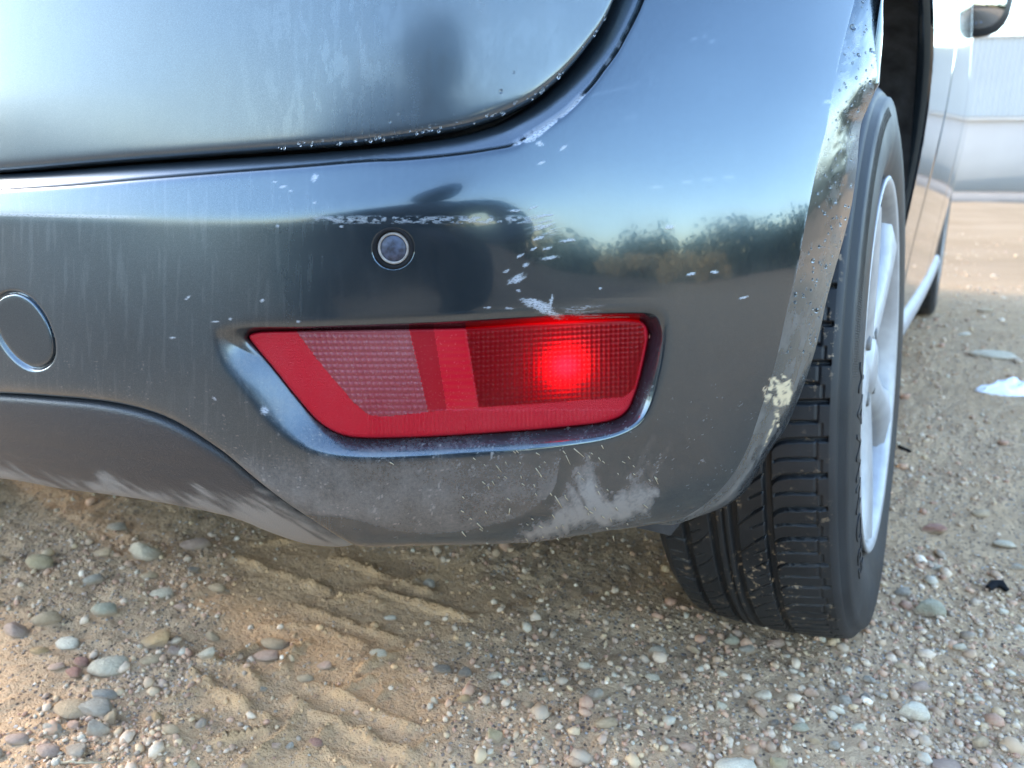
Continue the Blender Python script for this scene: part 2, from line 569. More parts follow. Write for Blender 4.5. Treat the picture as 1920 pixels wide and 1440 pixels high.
# ================================================================ setting: warehouse and concrete apron
bp = ground_at(1830., 362.)
wd = np.array([.923, .384, 0.]); wn = np.array([.384, -.923, 0.])      # along the wall to the right; out of the wall towards the car
ang = math.atan2(wd[1], wd[0])
bld = link(empty('warehouse', tuple(bp)), label='long white warehouse with ribbed upper cladding beyond the sandy yard', cat='warehouse')
bld.rotation_euler = (0, 0, ang)
HB = .524 + (bp[1] + .975) * .137
x0b, x1b = -1.85, 26.
HL = HB * .50
link(mesh('lower_wall', *box(x0b, x1b, 0, 9, -.3, HL), M['white_wall'], smooth=False), bld)
link(mesh('string_course', *box(x0b - .02, x1b + .02, -.06, -.003, HL - .09, HL - .01), M['cladding'], smooth=False), bld)
cx = np.arange(x0b, x1b, .0375)
ph = (np.arange(len(cx)) % 4)
cy = np.where((ph == 1) | (ph == 2), -.07, -.035)
Vc = np.concatenate([np.stack([cx, cy, np.full(len(cx), z)], -1) for z in (HL + .02, HB)])
link(mesh('ribbed_cladding', Vc, gridfaces(2, len(cx)), M['cladding'], smooth=False), bld)
link(mesh('upper_wall', *box(x0b, x1b, -.03, 9, HL, HB - .01), M['white_wall'], smooth=False), bld)
link(mesh('roof_edge', *box(x0b - .05, x1b, -.11, 9.1, HB, HB + .06), M['cladding'], smooth=False), bld)
ap = bp + wn * 5
pav = mesh('concrete_apron', *box(-6, 27, -9.2, -.1, -.3, .05), M['concrete'], smooth=False)
pav.location = tuple(bp); pav.rotation_euler = (0, 0, ang)
link(pav, kind='structure')

# ================================================================ the car
car = link(empty('parked_car', (-.83, 1.2, 0)), label='dusty dark grey metallic hatchback seen close at its scuffed rear bumper corner', cat='car')
CO = Vector((-.83, 1.2, 0))


def part(o, parent=car, label=None, kind=None):
    link(o, parent, label, kind=kind)
    if parent is car:
        o.matrix_parent_inverse = Matrix.Translation(-CO)
    return o


SA, SB, SN = .88, .70, 2.6


def prof(z, X):
    """how far the skin leans in from the widest outline, by height"""
    wr = sstep(-.36, -.10, X)
    r = .0022 + .05 * sstep(-.30, -.09, X) ** 1.5
    slope = .22 + 0 * wr
    zc = .4985 + .022 * wr
    u = (z - zc) / r
    sp = np.where(u > 30, u, np.log1p(np.exp(np.minimum(u, 30)))) * r
    o = slope * sp
    o = o + .33 * np.minimum(z - .455, 0) ** 2
    o = o + 5.0 * np.clip(.325 - z, 0, 1) ** 2
    return o


def Fskin(P):
    x = np.abs((P[..., 0] + .83) / SA); y = np.abs(P[..., 1] / SB)
    return ((x ** SN + y ** SN) ** (1 / SN) - 1) * .74 + prof(P[..., 2], P[..., 0])


def Fgate(P):
    x = np.abs((P[..., 0] + .83) / SA); y = np.abs(P[..., 1] / SB)
    z = P[..., 2]
    return ((x ** SN + y ** SN) ** (1 / SN) - 1) * .74 + .016 + (z - .53) * .02 + .28 * (z - .53) ** 2


def Fval(P):
    x = np.abs((P[..., 0] + .83) / SA); y = np.abs(P[..., 1] / SB)
    z = P[..., 2]
    return ((x ** SN + y ** SN) ** (1 / SN) - 1) * .74 + prof(np.maximum(z, .325), P[..., 0]) + .004 + 3.4 * np.clip(.372 - z, 0, 1) ** 2


def hit(x, y, fn, t0=.25, t1=1.9):
    d = ray(x, y)
    sh_ = d.shape[:-1]
    lo = np.full(sh_, t0); hi = np.full(sh_, t1); found = np.zeros(sh_, bool)
    ts = np.linspace(t0, t1, 150); st = ts[1] - ts[0]
    for t in ts:
        neg = (fn(CAM + d * t) < 0) & ~found
        hi = np.where(neg, t, hi); lo = np.where(neg, t - st, lo); found |= neg
    for _ in range(34):
        mm = (lo + hi) / 2
        s = fn(CAM + d * mm[..., None]) < 0
        hi = np.where(s, mm, hi); lo = np.where(s, lo, mm)
    return CAM + d * ((lo + hi) / 2)[..., None]


def grad(P, fn):
    e = 2e-4
    g = np.stack([fn(P + np.eye(3)[i] * e) - fn(P - np.eye(3)[i] * e) for i in range(3)], -1)
    return g / np.linalg.norm(g, axis=-1, keepdims=True)


# ---- traced outlines
GAP_B = curve_y([(-620, 372), (-300, 367), (0, 352), (128, 344), (255, 333), (401, 321), (547, 310), (693, 298), (746, 296), (855, 286), (917, 277), (965, 267), (1000, 246), (1031, 227), (1062, 206), (1090, 179), (1115, 152), (1135, 125), (1158, 94), (1177, 60), (1196, 23), (1206, 0), (1240, -100), (1268, -230), (1275, -262)])
GAP_T = curve_y([(-620, 342), (-300, 338), (0, 321), (182, 305.5), (365, 292), (547, 279), (673, 269), (782, 255), (873, 239), (928, 222), (965, 206), (1000, 187), (1042, 154), (1073, 123), (1104, 85), (1131, 46), (1153, 0), (1190, -110), (1222, -262)])
EDGE_A = curve_x([(1668, -270), (1604, 0), (1585, 73), (1566, 153), (1550, 241), (1537, 292), (1512, 412), (1492, 525), (1480, 570), (1454, 684), (1430, 760), (1402, 840), (1372, 893), (1335, 935), (1290, 968), (1240, 990)])
BOT = curve_y([(-620, 738), (-300, 737), (0, 742), (91, 748), (182, 757), (248, 770), (303, 788), (346, 810), (383, 834), (419, 859), (474, 905), (529, 948), (583, 985), (645, 1025), (672, 1036), (800, 1035), (960, 1031), (1010, 1028), (1110, 1012), (1226, 994), (1300, 966)])
VLOW = curve_y([(-620, 895), (-300, 897), (0, 906), (109, 925), (219, 939), (328, 957), (437, 981), (510, 1010), (575, 1030), (672, 1038)])
LENS = dense([(466, 631), (474, 623.5), (555, 619), (766, 615), (869, 613), (1033, 603), (1190, 598.6), (1207, 604), (1216, 622), (1211, 662), (1192, 737), (1175, 772), (1150, 788), (1056, 802), (916, 813), (775, 821), (665, 821), (630, 812), (597, 791), (555, 744), (512, 690), (477, 648)], 6, True)
RECESS = dense([(410, 628), (434, 617), (587, 613), (822, 604), (1009, 593), (1190, 586), (1230, 589), (1243, 606), (1245, 636), (1234, 704), (1217, 762), (1198, 790), (1150, 815), (1033, 834), (869, 848), (681, 855), (597, 845), (555, 826), (508, 788), (456, 723), (418, 672)], 6, True)
TOW = dense([(28, 549), (45, 555), (60, 566), (80, 592), (92, 618), (99, 645), (98, 668), (90, 682), (75, 690), (58, 690), (40, 681), (22, 665), (5, 642), (-8, 615), (-14, 590), (-9, 566), (5, 553)], 5, True)

# ---- bumper skin
c0 = np.concatenate([np.arange(-600, -30, 12.), np.arange(-30, 1500.1, 2.6)])
wcol = sstep(960, 1500, c0)


def xat(c, wc, y): return c + wc * (EDGE_A(y) - 1500)


def solve_y(fn, lo, hi):
    a = np.full(len(c0), lo); b = np.full(len(c0), hi)
    for _ in range(45):
        mm = (a + b) / 2
        over = mm > fn(xat(c0, wcol, mm))
        b = np.where(over, mm, b); a = np.where(over, a, mm)
    return (a + b) / 2


ytop = solve_y(lambda x: np.where(x < 1275, GAP_B(x), -262.), -262., 700.)
ybot = solve_y(BOT, 300., 1100.)
NR1, NR2 = 150, 262
YM = np.full(len(c0), 440.)
v = np.linspace(0, 1, NR1)[:, None]
v2 = np.linspace(0, 1, NR2)[1:, None]
py = np.concatenate([ytop + v * (YM - ytop), YM + v2 * (ybot - YM)])
px = xat(c0[None], wcol[None], py)
BP = hit(px, py, Fskin)
BN = grad(BP, Fskin)
# recess for the lamp
inR = inpoly(px, py, RECESS); inL = inpoly(px, py, LENS)
near_l = (px > 380) & (px < 1270) & (py > 560) & (py < 880)
dR = np.full(px.shape, 1e3); dL = dR.copy()
dR[near_l] = segdist(px[near_l], py[near_l], RECESS); dL[near_l] = segdist(px[near_l], py[near_l], LENS)
LD = .0125
tt = np.where(inL, 1, np.where(inR, dR / (dR + dL + 1e-6), 0))
dep = LD * (tt ** 1.15)
soft = np.where(~inR, np.exp(-dR / 7.) * .0012, 0)          # rolled-in outer rim
dep = np.where(inR, dep + .0012, soft)
dep = np.where(inL, LD + .0012 + .030 * sstep(0, 9, dL), dep)
dep_l = dep
dep = np.zeros(px.shape)
# groove round the towing-eye cover, seat of the parking sensor
near_t = (px < 180) & (py > 480) & (py < 760)
dT = np.full(px.shape, 1e3); dT[near_t] = segdist(px[near_t], py[near_t], TOW)
dep = dep + .0028 * np.exp(-(dT / 3.6) ** 2)
inT = np.zeros(px.shape, bool); inT[near_t] = inpoly(px[near_t], py[near_t], TOW)
dep = dep + np.where(inT & (dT > 2.5), .0022, 0)
SX, SY = 737., 466.
dS = np.hypot((px - SX), (py - SY) * 1.0)
dep = dep + .004 * sstep(39, 34, dS)
# hand-worn unevenness, rolled top and bottom edges
dtop = (py - ytop) ; dbot = (ybot - py)
dep = dep + .0035 * np.exp(-dtop / 4.5) + .006 * np.exp(-dbot / 7.)
dep = dep + (fbm(px / 260, py / 200, 2, 2) - .5) * .0012
rdir = ray(px, py); rdir /= np.linalg.norm(rdir, axis=-1, keepdims=True)
cosr = np.clip(-np.sum(rdir * BN, -1, keepdims=True), .35, 1)
BPd = BP + rdir * dep_l[..., None] / cosr - BN * dep[..., None]

# masks of dirt and wear, in the layout of the traced outlines
def blob(x, y, cx, cy, rx, ry, ang=0., soft=.5, s=0):
    a = math.radians(ang)
    u = (x - cx) * math.cos(a) + (y - cy) * math.sin(a); w_ = -(x - cx) * math.sin(a) + (y - cy) * math.cos(a)
    n_ = (fbm(u / max(rx, 1) * 2.2 + cx, w_ / max(ry, 1) * 2.2 + cy, 3, s) - .5) * 1.3
    return sstep(1 + soft, 1 - soft, np.hypot(u / rx, w_ / ry) + n_)


fine = fbm(px / 3.2, py / 3.2, 2, 3); mid = fbm(px / 14, py / 14, 3, 4); big = fbm(px / 70, py / 60, 3, 5)
scuff = np.zeros(px.shape)


def add(mask, k=1.):
    global scuff
    scuff = np.maximum(scuff, mask * k)


chip = [(962, 271), (985, 267), (1003, 262), (1028, 240), (1060, 214), (1080, 196), (1097, 177), (1082, 176), (1064, 194), (1040, 216), (1015, 236), (985, 256)]
ci = inpoly(px, py, chip); cdn = segdist(px, py, chip)
add(np.where(ci, 1, sstep(3, 0, cdn)) * sstep(.30, .45, mid + .25 * np.where(ci, np.minimum(cdn, 6) / 6, 0)))
for (a, b, rx, ry, an) in [(1012, 269, 6, 4, 30), (1056, 277, 6, 2.5, -35), (1015, 305, 6, 2, -20), (590, 333, 5, 7, 20), (530, 350, 6, 2, -10), (515, 341, 3, 1.5, 0), (545, 358, 3, 1.5, 0),
                          (968, 524, 17, 6, -28), (1030, 484, 14, 2.2, -8), (1026, 466, 9, 2, -12), (985, 497, 6, 3, -20), (950, 508, 6, 2, -20), (975, 480, 7, 1.8, -25), (1010, 447, 9, 2.2, -15),
                          (1066, 451, 14, 2, -5), (1256, 426, 9, 1.8, -12), (1296, 514, 7, 2.2, -15), (1339, 510, 6, 2, 0), (1394, 558, 8, 1.8, -15), (955, 578, 8, 1.6, 5), (915, 577, 7, 1.4, 5), (1125, 541, 3, 1.5, 0),
                          (972, 545, 5, 2, 10), (1000, 467, 7, 1.5, -25), (1022, 404, 14, 1.6, -8), (965, 395, 9, 1.8, 0), (1000, 389, 8, 1.4, -20), (560, 603, 3, 2, 0), (492, 564, 3, 3, 0), (353, 558, 6, 2, -40),
                          (432, 598, 2.5, 2, 0), (404, 603, 6, 1.5, 0), (324, 633, 5, 2, 0), (496, 770, 6, 7, 0), (402, 748, 4, 2, 50), (1500, 560, 1.4, 8, 8), (590, 380, 2.5, 2, 0), (520, 424, 2.5, 2, 0), (640, 425, 3, 2, 0),
                          (1130, 595, 60, 1.0, -1), (1100, 591, 36, 1.5, 1), (1030, 586, 26, 6, 22), (1012, 573, 24, 7, 14), (1000, 566, 20, 5, 10), (1033, 566, 3, 12, 15)]:
    add(blob(px, py, a, b, rx, ry, an, .45, int(a) % 5))
add(blob(px, py, 1086, 581, 34, 7, -4, .6, 2) * sstep(.42, .62, fbm(px / 14, py / 2.2, 2, 1)), .55)
hat = np.exp(-(((px - 1018) / 26) ** 2 + ((py - 424) / 17) ** 2) * 1.3)
add(hat * sstep(.5, .62, fbm((px + py * .3) / 16, (py + px * .25) / 2.6, 2, 2)), .8)
# chipped crease
dcr = np.abs(BP[..., 2] - .4985)
ch = sstep(.0032, .0008, dcr) * sstep(560, 620, px) * sstep(1060, 960, px) * sstep(.42, .58, fbm(px / 9, py / 4, 3, 0))
add(ch, .6)
add(sstep(.0016, .0004, dcr) * sstep(300, 180, px), .55)
edge_w = np.exp(-dtop / 2.6) * sstep(1000, 1060, px) * sstep(1215, 1150, px) * sstep(.5, .66, fbm(px / 7, py / 7, 2, 2))
add(edge_w, .6)
# arch-edge wear
dA = EDGE_A(py) - px
add(np.exp(-np.abs(dA) / 1.8) * sstep(.35, .6, fbm(px / 9, py / 30, 3, 3)) * sstep(620, 480, py), .75)
add(sstep(3, .5, np.abs((px - 1548) * .15 + (py - 190) - 2)) * sstep(1540, 1546, px), .9)
# light scratches
for (a, b, c, d_) in [(1290, 75, 1322, 68), (1330, 77, 1345, 79), (1215, 151, 1240, 150), (1170, 221, 1196, 217), (1280, 342, 1380, 330), (1215, 352, 1245, 349), (1360, 395, 1375, 408), (1110, 178, 1200, 158)]:
    dd = segdist(px, py, [(a, b), (c, d_)], False)
    add(sstep(1.8, .3, dd), .18)
def mudmask(x, y):
    mk = blob(x, y, 1456, 735, 19, 23, 12, .3, 1) * sstep(.22, .42, fbm(x / 5, y / 16, 3, 2))
    for (a, b, c, d_, w_) in [(1450, 765, 1452, 795, 3.2), (1446, 785, 1428, 832, 1.8), (1464, 700, 1465, 720, 3), (1452, 710, 1456, 730, 4), (1470, 712, 1468, 730, 4), (1442, 740, 1436, 752, 3), (1474, 735, 1470, 755, 3)]:
        mk = np.maximum(mk, sstep(w_ + 1, w_ - 1.2, segdist(x, y, [(a, b), (c, d_)], False)) * sstep(.30, .46, fbm(x / 5, y / 5, 2, 3)))
    return mk


mud = mudmask(px, py)
# dust
wipe = curve_y([(500, 965), (600, 968), (650, 972), (690, 984), (740, 998), (800, 1003), (870, 998), (930, 986), (980, 968), (1010, 948), (1040, 915), (1050, 850)])
low = sstep(810, 900, py) * .40 * np.where(px < 1050, sstep(3, -6, py - wipe(px)), .22)
low = low * sstep(1300, 1120, px) + .10 * sstep(560, 800, py)
sm = [(972, 1012), (1000, 990), (1050, 957), (1058, 915), (1070, 878), (1100, 850), (1125, 868), (1118, 905), (1135, 935), (1160, 925), (1185, 885), (1215, 865), (1208, 900), (1238, 915), (1225, 950), (1185, 975), (1140, 985), (1090, 988), (1060, 1000), (1030, 1012)]
si = inpoly(px, py, sm); sd = segdist(px, py, sm)
smear = sstep(-22, 20, np.where(si, sd, -sd) + (mid - .5) * 30) * (.75 + .45 * sstep(860, 985, py)) * (.6 + .6 * fine) * (.35 + 1.15 * fbm((px * .45 + py * .9) / 70, (px * .9 - py * .45) / 11, 3, 2))
st1 = np.zeros(px.shape)
for (a, b, c, d_, w_) in [(1255, 830, 1205, 930, 16), (1225, 820, 1175, 915, 12), (1020, 865, 1000, 940, 12)]:
    st1 = np.maximum(st1, sstep(w_, 2, segdist(px, py, [(a, b), (c, d_)], False)) * .32)
dust = np.clip(np.maximum(np.maximum(low, smear), st1) * (.75 + .6 * (big - .5)), 0, 1)
specks = sstep(.80, .86, vnoise(px / 2.8, py / 2.8, 1)) * sstep(.45, .75, mid) * sstep(500, 900, py) * .5
dust = np.clip(dust + specks + .05 + .10 * sstep(600, 0, px) + np.where(inR & ~inL, .16, 0), 0, 1)
film = np.clip(.92 - sstep(250, 1000, px) * .80 + .12 * (big - .5), .04, 1) * (1 - .25 * sstep(.50, .53, BP[..., 2]))
# rows that turn in behind the top, bottom and arch edges
def skirt(Pe, Ne, steps):
    return [Pe + np.asarray(s)(Ne) if callable(s) else Pe + s for s in steps]


fwd = np.array([0, 1., 0])
tmid = GAP_B(px[0]) + 0
dtan = []
k_ = np.where(px[0] < 1275, 1., .0)
yT = GAP_T(np.minimum(px[0], 1222))
# inner flange of the gap: runs up and forward beneath the tailgate edge
fl1 = BPd[0] + np.array([0, .004, .0035]) * 1.0
in_plan = -BN[0] * np.array([1, 1, 0]); in_plan /= np.linalg.norm(in_plan, axis=-1, keepdims=True)
tang = np.gradient(BPd[0], axis=0); tang /= np.linalg.norm(tang, axis=-1, keepdims=True)
side = np.cross(tang, BN[0]); side /= np.linalg.norm(side, axis=-1, keepdims=True)
side = np.where((side[:, 2:3] < 0) & (np.abs(side[:, 2:3]) > .2), -side, side)
side = side * np.sign(np.sum(side * np.array([-.5, 0, .8]), -1, keepdims=True))
gt_poly = np.stack([np.linspace(-600, 1222, 500), GAP_T(np.linspace(-600, 1222, 500))], -1)
gw = (segdist(px[0], py[0], gt_poly, False) * np.linalg.norm(BPd[0] - CAM, axis=-1) / FPX)[:, None]
fl = [BPd[0] + in_plan * a + side * gw * b for a, b in ((.030, .88), (.011, .74), (.0045, .45), (.0015, .15))]
bt = [BPd[-1] + np.array([0, a, b]) for a, b in ((.003, -.0012), (.012, -.002), (.05, .004))]
rows = np.concatenate([np.stack(fl), BPd, np.stack(bt)])
ext = lambda A, top=0., bot=None: np.concatenate([np.repeat(A[:1] * 0 + top, 4, 0), A, np.repeat(A[-1:] if bot is None else A[-1:] * 0 + bot, 3, 0)])
UVb = np.stack([ext(px) / 1000, -np.concatenate([np.repeat(py[:1], 4, 0), py, np.repeat(py[-1:], 3, 0)]) / 1000], -1)
bumper = mesh('rear_bumper', rows.reshape(-1, 3), gridfaces(rows.shape[0], rows.shape[1])[:, ::-1], M['paint'], uv=UVb.reshape(-1, 2),
              attrs={'dust': ext(dust, .08), 'scuff': ext(scuff, 0.), 'mud': ext(mud, 0., 0.), 'film': ext(film, .8)})
part(bumper, label='grey rear bumper with scuffs, scratches and dried mud')

# dark sheet set behind the gap to stand for the shade inside it
cav = np.stack([hit(c0, GAP_T(c0) - 60, Fgate) + np.array([0, .05, .03]), BPd[0] + in_plan * .05 + side * .0, BPd[0] + in_plan * .06 - np.array([0, 0, .12])])
msk = c0 < 1270
cav = cav[:, msk]
part(mesh('gap_shade_sheet', cav.reshape(-1, 3), gridfaces(3, cav.shape[1])[:, ::-1], M['gapblack']))

# ---- arch flange strip from edge A to the wheel opening B
Bx = curve_x([(1735, -300), (1676, -120), (1660, -40), (1655, 0), (1655, 29), (1652, 100), (1648, 150), (1628, 200), (1615, 232), (1606, 320), (1595, 393), (1572, 483), (1551, 560), (1532, 645), (1510, 715), (1470, 809), (1449, 837), (1418, 890), (1397, 922), (1350, 956), (1298, 981), (1240, 996)])
ae = np.linspace(-262, py[-1, -1], 520)
# start row = bumper's own edge column
col = BPd[:, -1]; colpy = py[:, -1]
ea = np.stack([np.interp(ae, colpy, col[:, i]) for i in range(3)], -1)
aeb = np.minimum(ae + 18 * sstep(300, 900, ae), 996)
yB = np.interp(aeb, [-300, 0, 200, 525, 809, 900, 960, 996], [-.33, -.335, -.345, -.352, -.375, -.40, -.425, -.45])
eb = at_Y(Bx(aeb), aeb, yB)
wend = sstep(py[-1, -1] - 62, py[-1, -1], ae)[:, None]
eb = eb * (1 - wend) + (ea + np.array([.001, .006, 0])) * wend
tS = np.concatenate([[0, .015], np.linspace(.04, .96, 26), [.985, 1.]])[:, None, None]
strip = ea * (1 - tS) + eb * tS
nrm_s = np.cross(np.gradient(ea, axis=0), eb - ea); nrm_s /= np.linalg.norm(nrm_s, axis=-1, keepdims=True)
if nrm_s[200, 0] < 0: nrm_s = -nrm_s
bul = (np.sin(np.pi * np.clip(tS, 0, 1)) ** 1) * .0025
strip = strip + nrm_s * bul + (fbm(tS[..., 0] * 3 + 0 * ae, ae / 60 + 0 * tS[..., 0], 3, 1) - .5)[..., None] * .002 * np.sin(np.pi * tS)
inn = [eb + np.array([-.004, .004, 0]), eb + np.array([-.022, .010, 0]), eb + np.array([-.05, .014, 0])]
strip = np.concatenate([strip, np.stack(inn)])
nrs, ncs = strip.shape[:2]
su = np.concatenate([tS[:, 0, 0], [1., 1., 1.]])[:, None] + 0 * ae
sy2 = ae[None] + 0 * su
sdust = .05 + .22 * sstep(450, 850, sy2) + .25 * sstep(.5, .7, fbm(su * 6, sy2 / 40, 3, 2))
sscuf = sstep(10, 3, np.abs(sy2 - 212 - 8 * su)) * .55 * sstep(.42, .6, fbm(su * 8, sy2 / 4, 2, 1)) + sstep(.62, .7, fbm(su * 9, sy2 / 16, 3, 4)) * .35 * sstep(420, 200, sy2)
sscuf = np.maximum(sscuf, np.where(su > .65, .45 * sstep(.4, .65, fbm(su * 5, sy2 / 7, 2, 2)), 0) * sstep(360, 200, sy2))
spx = EDGE_A(ae) * (1 - su) + Bx(aeb) * su
spy = ae * (1 - su) + aeb * su
smud = mudmask(spx, spy)
flange = mesh('wheel_arch_flange', strip.reshape(-1, 3), gridfaces(nrs, ncs)[:, ::-1], M['paint'], uv=np.stack([su * .08, sy2 / 1000], -1).reshape(-1, 2),
              attrs={'dust': np.clip(sdust, 0, 1), 'scuff': np.clip(sscuf * .6, 0, 1), 'mud': smud, 'film': .5 + 0 * su})
part(flange, label='chipped wheel arch edge of the bumper, beaded with water')
# thin lip of the quarter panel that overlaps the flange at the top
lipL = np.array([(1656, -40), (1650, 5), (1640, 60), (1628, 112), (1619, 165), (1613, 205)], float)
lipR = np.array([(1661, -40), (1656, 5), (1656, 60), (1652, 112), (1649, 158), (1616, 212)], float)
lu = np.linspace(0, 1, 60)
kk = np.linspace(0, 1, 6)
lL = np.stack([np.interp(lu, kk, lipL[:, i]) for i in (0, 1)], -1); lR = np.stack([np.interp(lu, kk, lipR[:, i]) for i in (0, 1)], -1)
g3 = []
for s, Y in ((0, -.347), (.12, -.350), (.5, -.3495), (.9, -.346), (1, -.342), (1.02, -.325)):
    q = lL * (1 - min(s, 1)) + lR * min(s, 1)
    g3.append(at_Y(q[:, 0], q[:, 1], np.full(60, Y)) + np.array([-.02 if s > 1 else 0, 0, 0]))
g3 = np.stack(g3)
o_ = np.zeros(g3.shape[:2])
part(mesh('quarter_panel_lip', g3.reshape(-1, 3), gridfaces(6, 60)[:, ::-1], M['paint'], uv=np.zeros((360, 2)), attrs={'dust': o_ + .1, 'scuff': o_, 'mud': o_, 'film': o_ + .2}))

# ---- water beads on the flange and the gap edge
def icosphere(sub):
    import bmesh
    bm = bmesh.new()
    bmesh.ops.create_icosphere(bm, subdivisions=sub, radius=1)
    V = np.array([v_.co[:] for v_ in bm.verts]); Fq = np.array([[l.index for l in f.verts] for f in bm.faces])
    bm.free()
    return V, Fq


ICO1, ICO2, ICO3 = icosphere(1), icosphere(2), icosphere(3)


def scatter(name, pos, scl, normal, mat, base=ICO1, **k):
    """beads / grains joined into one mesh, flattened along the normal"""
    n_ = len(pos)
    V, Fq = base
    nz = normal / np.linalg.norm(normal, axis=-1, keepdims=True)
    a = np.cross(nz, np.array([.3, .2, 1.])); a /= np.linalg.norm(a, axis=-1, keepdims=True)
    b = np.cross(nz, a)
    P = pos[:, None] + V[None, :, 0:1] * (a * scl[:, 0:1])[:, None] + V[None, :, 1:2] * (b * scl[:, 1:2])[:, None] + V[None, :, 2:3] * (nz * scl[:, 2:3])[:, None]
    return mesh(name, P.reshape(-1, 3), (Fq[None] + (np.arange(n_) * len(V))[:, None, None]).reshape(-1, Fq.shape[1]), mat, **k)


wm, t_, b_ = nodes('water_bead')
setp(b_, Base_Color=(.9, .93, .95), Roughness=.03, IOR=1.33, Transmission_Weight=1.)
M['water'] = wm
nd = 330
ti = rng.integers(3, 26, nd); tj = rng.integers(40, 400, nd)
pos = strip[ti, tj] * .5 + strip[ti + 1, tj] * .5 + (strip[ti + 1, tj] - strip[ti, tj]) * (rng.random((nd, 1)) - .5)
r_ = rng.lognormal(-7.35, .45, nd)
scl = np.stack([r_ * (1 + rng.random(nd) * .7), r_, r_ * .7], -1)
part(scatter('water_beads', pos, scl, nrm_s[tj], M['water'], ICO2), label='small water drops on the wheel arch edge', kind='stuff')

# ---- straw flecks stuck on the lower bumper
fx = rng.uniform(860, 1260, 70); fy = rng.uniform(830, 1020, 70)
big_f = [(1047, 940, 26, 58), (935, 878, 15, 52), (1010, 885, 20, 55), (1065, 862, 18, 65), (1085, 848, 24, 40), (1230, 900, 15, 65), (955, 958, 11, 100), (1210, 948, 10, 40), (1100, 952, 10, 45), (925, 905, 9, 60), (1150, 1008, 9, 75), (735, 868, 9, 30), (1062, 934, 9, 50), (900, 985, 16, 45), (870, 1000, 12, 50)]
quads = []
fl_list = [(a, b, random.uniform(3, 8), random.uniform(25, 70)) for a, b in zip(fx, fy) if b < BOT(a) - 12] + big_f
for (a, b, L, an) in fl_list:
    an = math.radians(an); dx, dy = math.cos(an) * L / 2, math.sin(an) * L / 2; nx, ny = -math.sin(an) * .75, math.cos(an) * .75
    pp = np.array([(a - dx - nx, b - dy - ny), (a + dx - nx * .5, b + dy - ny * .5), (a + dx + nx * .5, b + dy + ny * .5), (a - dx + nx, b - dy + ny)])
    P = hit(pp[:, 0], pp[:, 1], Fskin); N_ = grad(P, Fskin)
    top = P + N_ * .0010; botq = P + N_ * .0003
    quads.append((np.concatenate([botq, top]), np.array([(0, 3, 2, 1), (4, 5, 6, 7), (0, 1, 5, 4), (1, 2, 6, 5), (2, 3, 7, 6), (3, 0, 4, 7)])))
Vq, Fq_ = joinmesh(quads)
part(mesh('straw_flecks', Vq, Fq_, M['grass'], smooth=False), kind='stuff', label='dry straw flecks stuck to the lower bumper')

# ---- tailgate
tc = np.concatenate([np.arange(-600, -30, 14.), np.arange(-30, 1222.1, 3.2)])
tb = GAP_T(tc); NRt = 170
tv = np.linspace(0, 1, NRt)[:, None]
ty = -262 + tv * (tb + 262); tx = tc[None] + 0 * ty
TP = hit(tx, ty, Fgate); TN = grad(TP, Fgate)
tdep = .005 * np.exp(-(tb - ty) / 5.) + (fbm(tx / 300, ty / 200, 2, 1) - .5) * .0012
TPd = TP - TN * tdep[..., None]
inp = -TN[-1] * np.array([1, 1, 0]); inp /= np.linalg.norm(inp, axis=-1, keepdims=True)
rowsT = np.concatenate([TPd, np.stack([TPd[-1] + inp * .006 + np.array([0, 0, -.0006]), TPd[-1] + inp * .045 + np.array([0, 0, .004])])])
e2 = lambda A: np.concatenate([A, A[-1:], A[-1:]])
tf = np.clip(.95 - .45 * sstep(450, 900, tx) + .2 * (fbm(tx / 80, ty / 120, 3, 2) - .5), .1, 1)
tdust = .03 + .06 * sstep(200, 300, ty) + .06 * fbm(tx / 60, ty / 60, 3, 3) + .10 * sstep(.55, .8, fbm(tx / 26, ty / 150, 4, 2)) * sstep(250, 600, tx)
gate = mesh('tailgate', rowsT.reshape(-1, 3), gridfaces(*rowsT.shape[:2])[:, ::-1], M['paint_gate'], uv=np.stack([e2(tx) / 1000, -e2(ty) / 1000], -1).reshape(-1, 2),
            attrs={'dust': e2(tdust), 'scuff': 0 * e2(tx), 'mud': 0 * e2(tx), 'film': e2(tf), 'drip': e2(.12 + .88 * sstep(380, 640, tx))})
part(gate, label='tailgate panel with dew and drip marks')
# dew beads along the tailgate's lower edge
nb_ = 90
bx_ = rng.uniform(520, 1140, nb_); by_ = GAP_T(bx_) - rng.gamma(1.2, 9, nb_) - 2
P = hit(bx_, by_, Fgate); N_ = grad(P, Fgate)
r_ = rng.lognormal(-7.6, .4, nb_)
part(scatter('dew_beads', P, np.stack([r_, r_ * (1.1 + rng.random(nb_)), r_ * .5], -1), N_, M['water'], ICO2), kind='stuff', label='dew drops along the tailgate edge')

# ---- rest of the tail above and beyond the picture: upper tailgate, corner panels, the far end of bumper and gate
def paint_part(name, G):
    n_ = G.shape[0] * G.shape[1]
    z_ = np.zeros(n_)
    return part(mesh(name, G.reshape(-1, 3), gridfaces(*G.shape[:2]), M['paint'], uv=np.zeros((n_, 2)), attrs={'dust': z_ + .08, 'scuff': z_, 'mud': z_, 'film': z_ + .4}))


def raise_to(row, zt, lean, pull):
    out = []
    for q in np.linspace(0, 1, 10):
        z_ = row[:, 2] * (1 - q) + zt * q
        P_ = row.copy()
        dz = z_ - row[:, 2]
        P_[:, 2] = z_
        P_[:, 1] += dz * lean + .25 * dz ** 2
        P_[:, 0] += (-.83 - row[:, 0]) * pull * q * q
        out.append(P_)
    return np.stack(out)


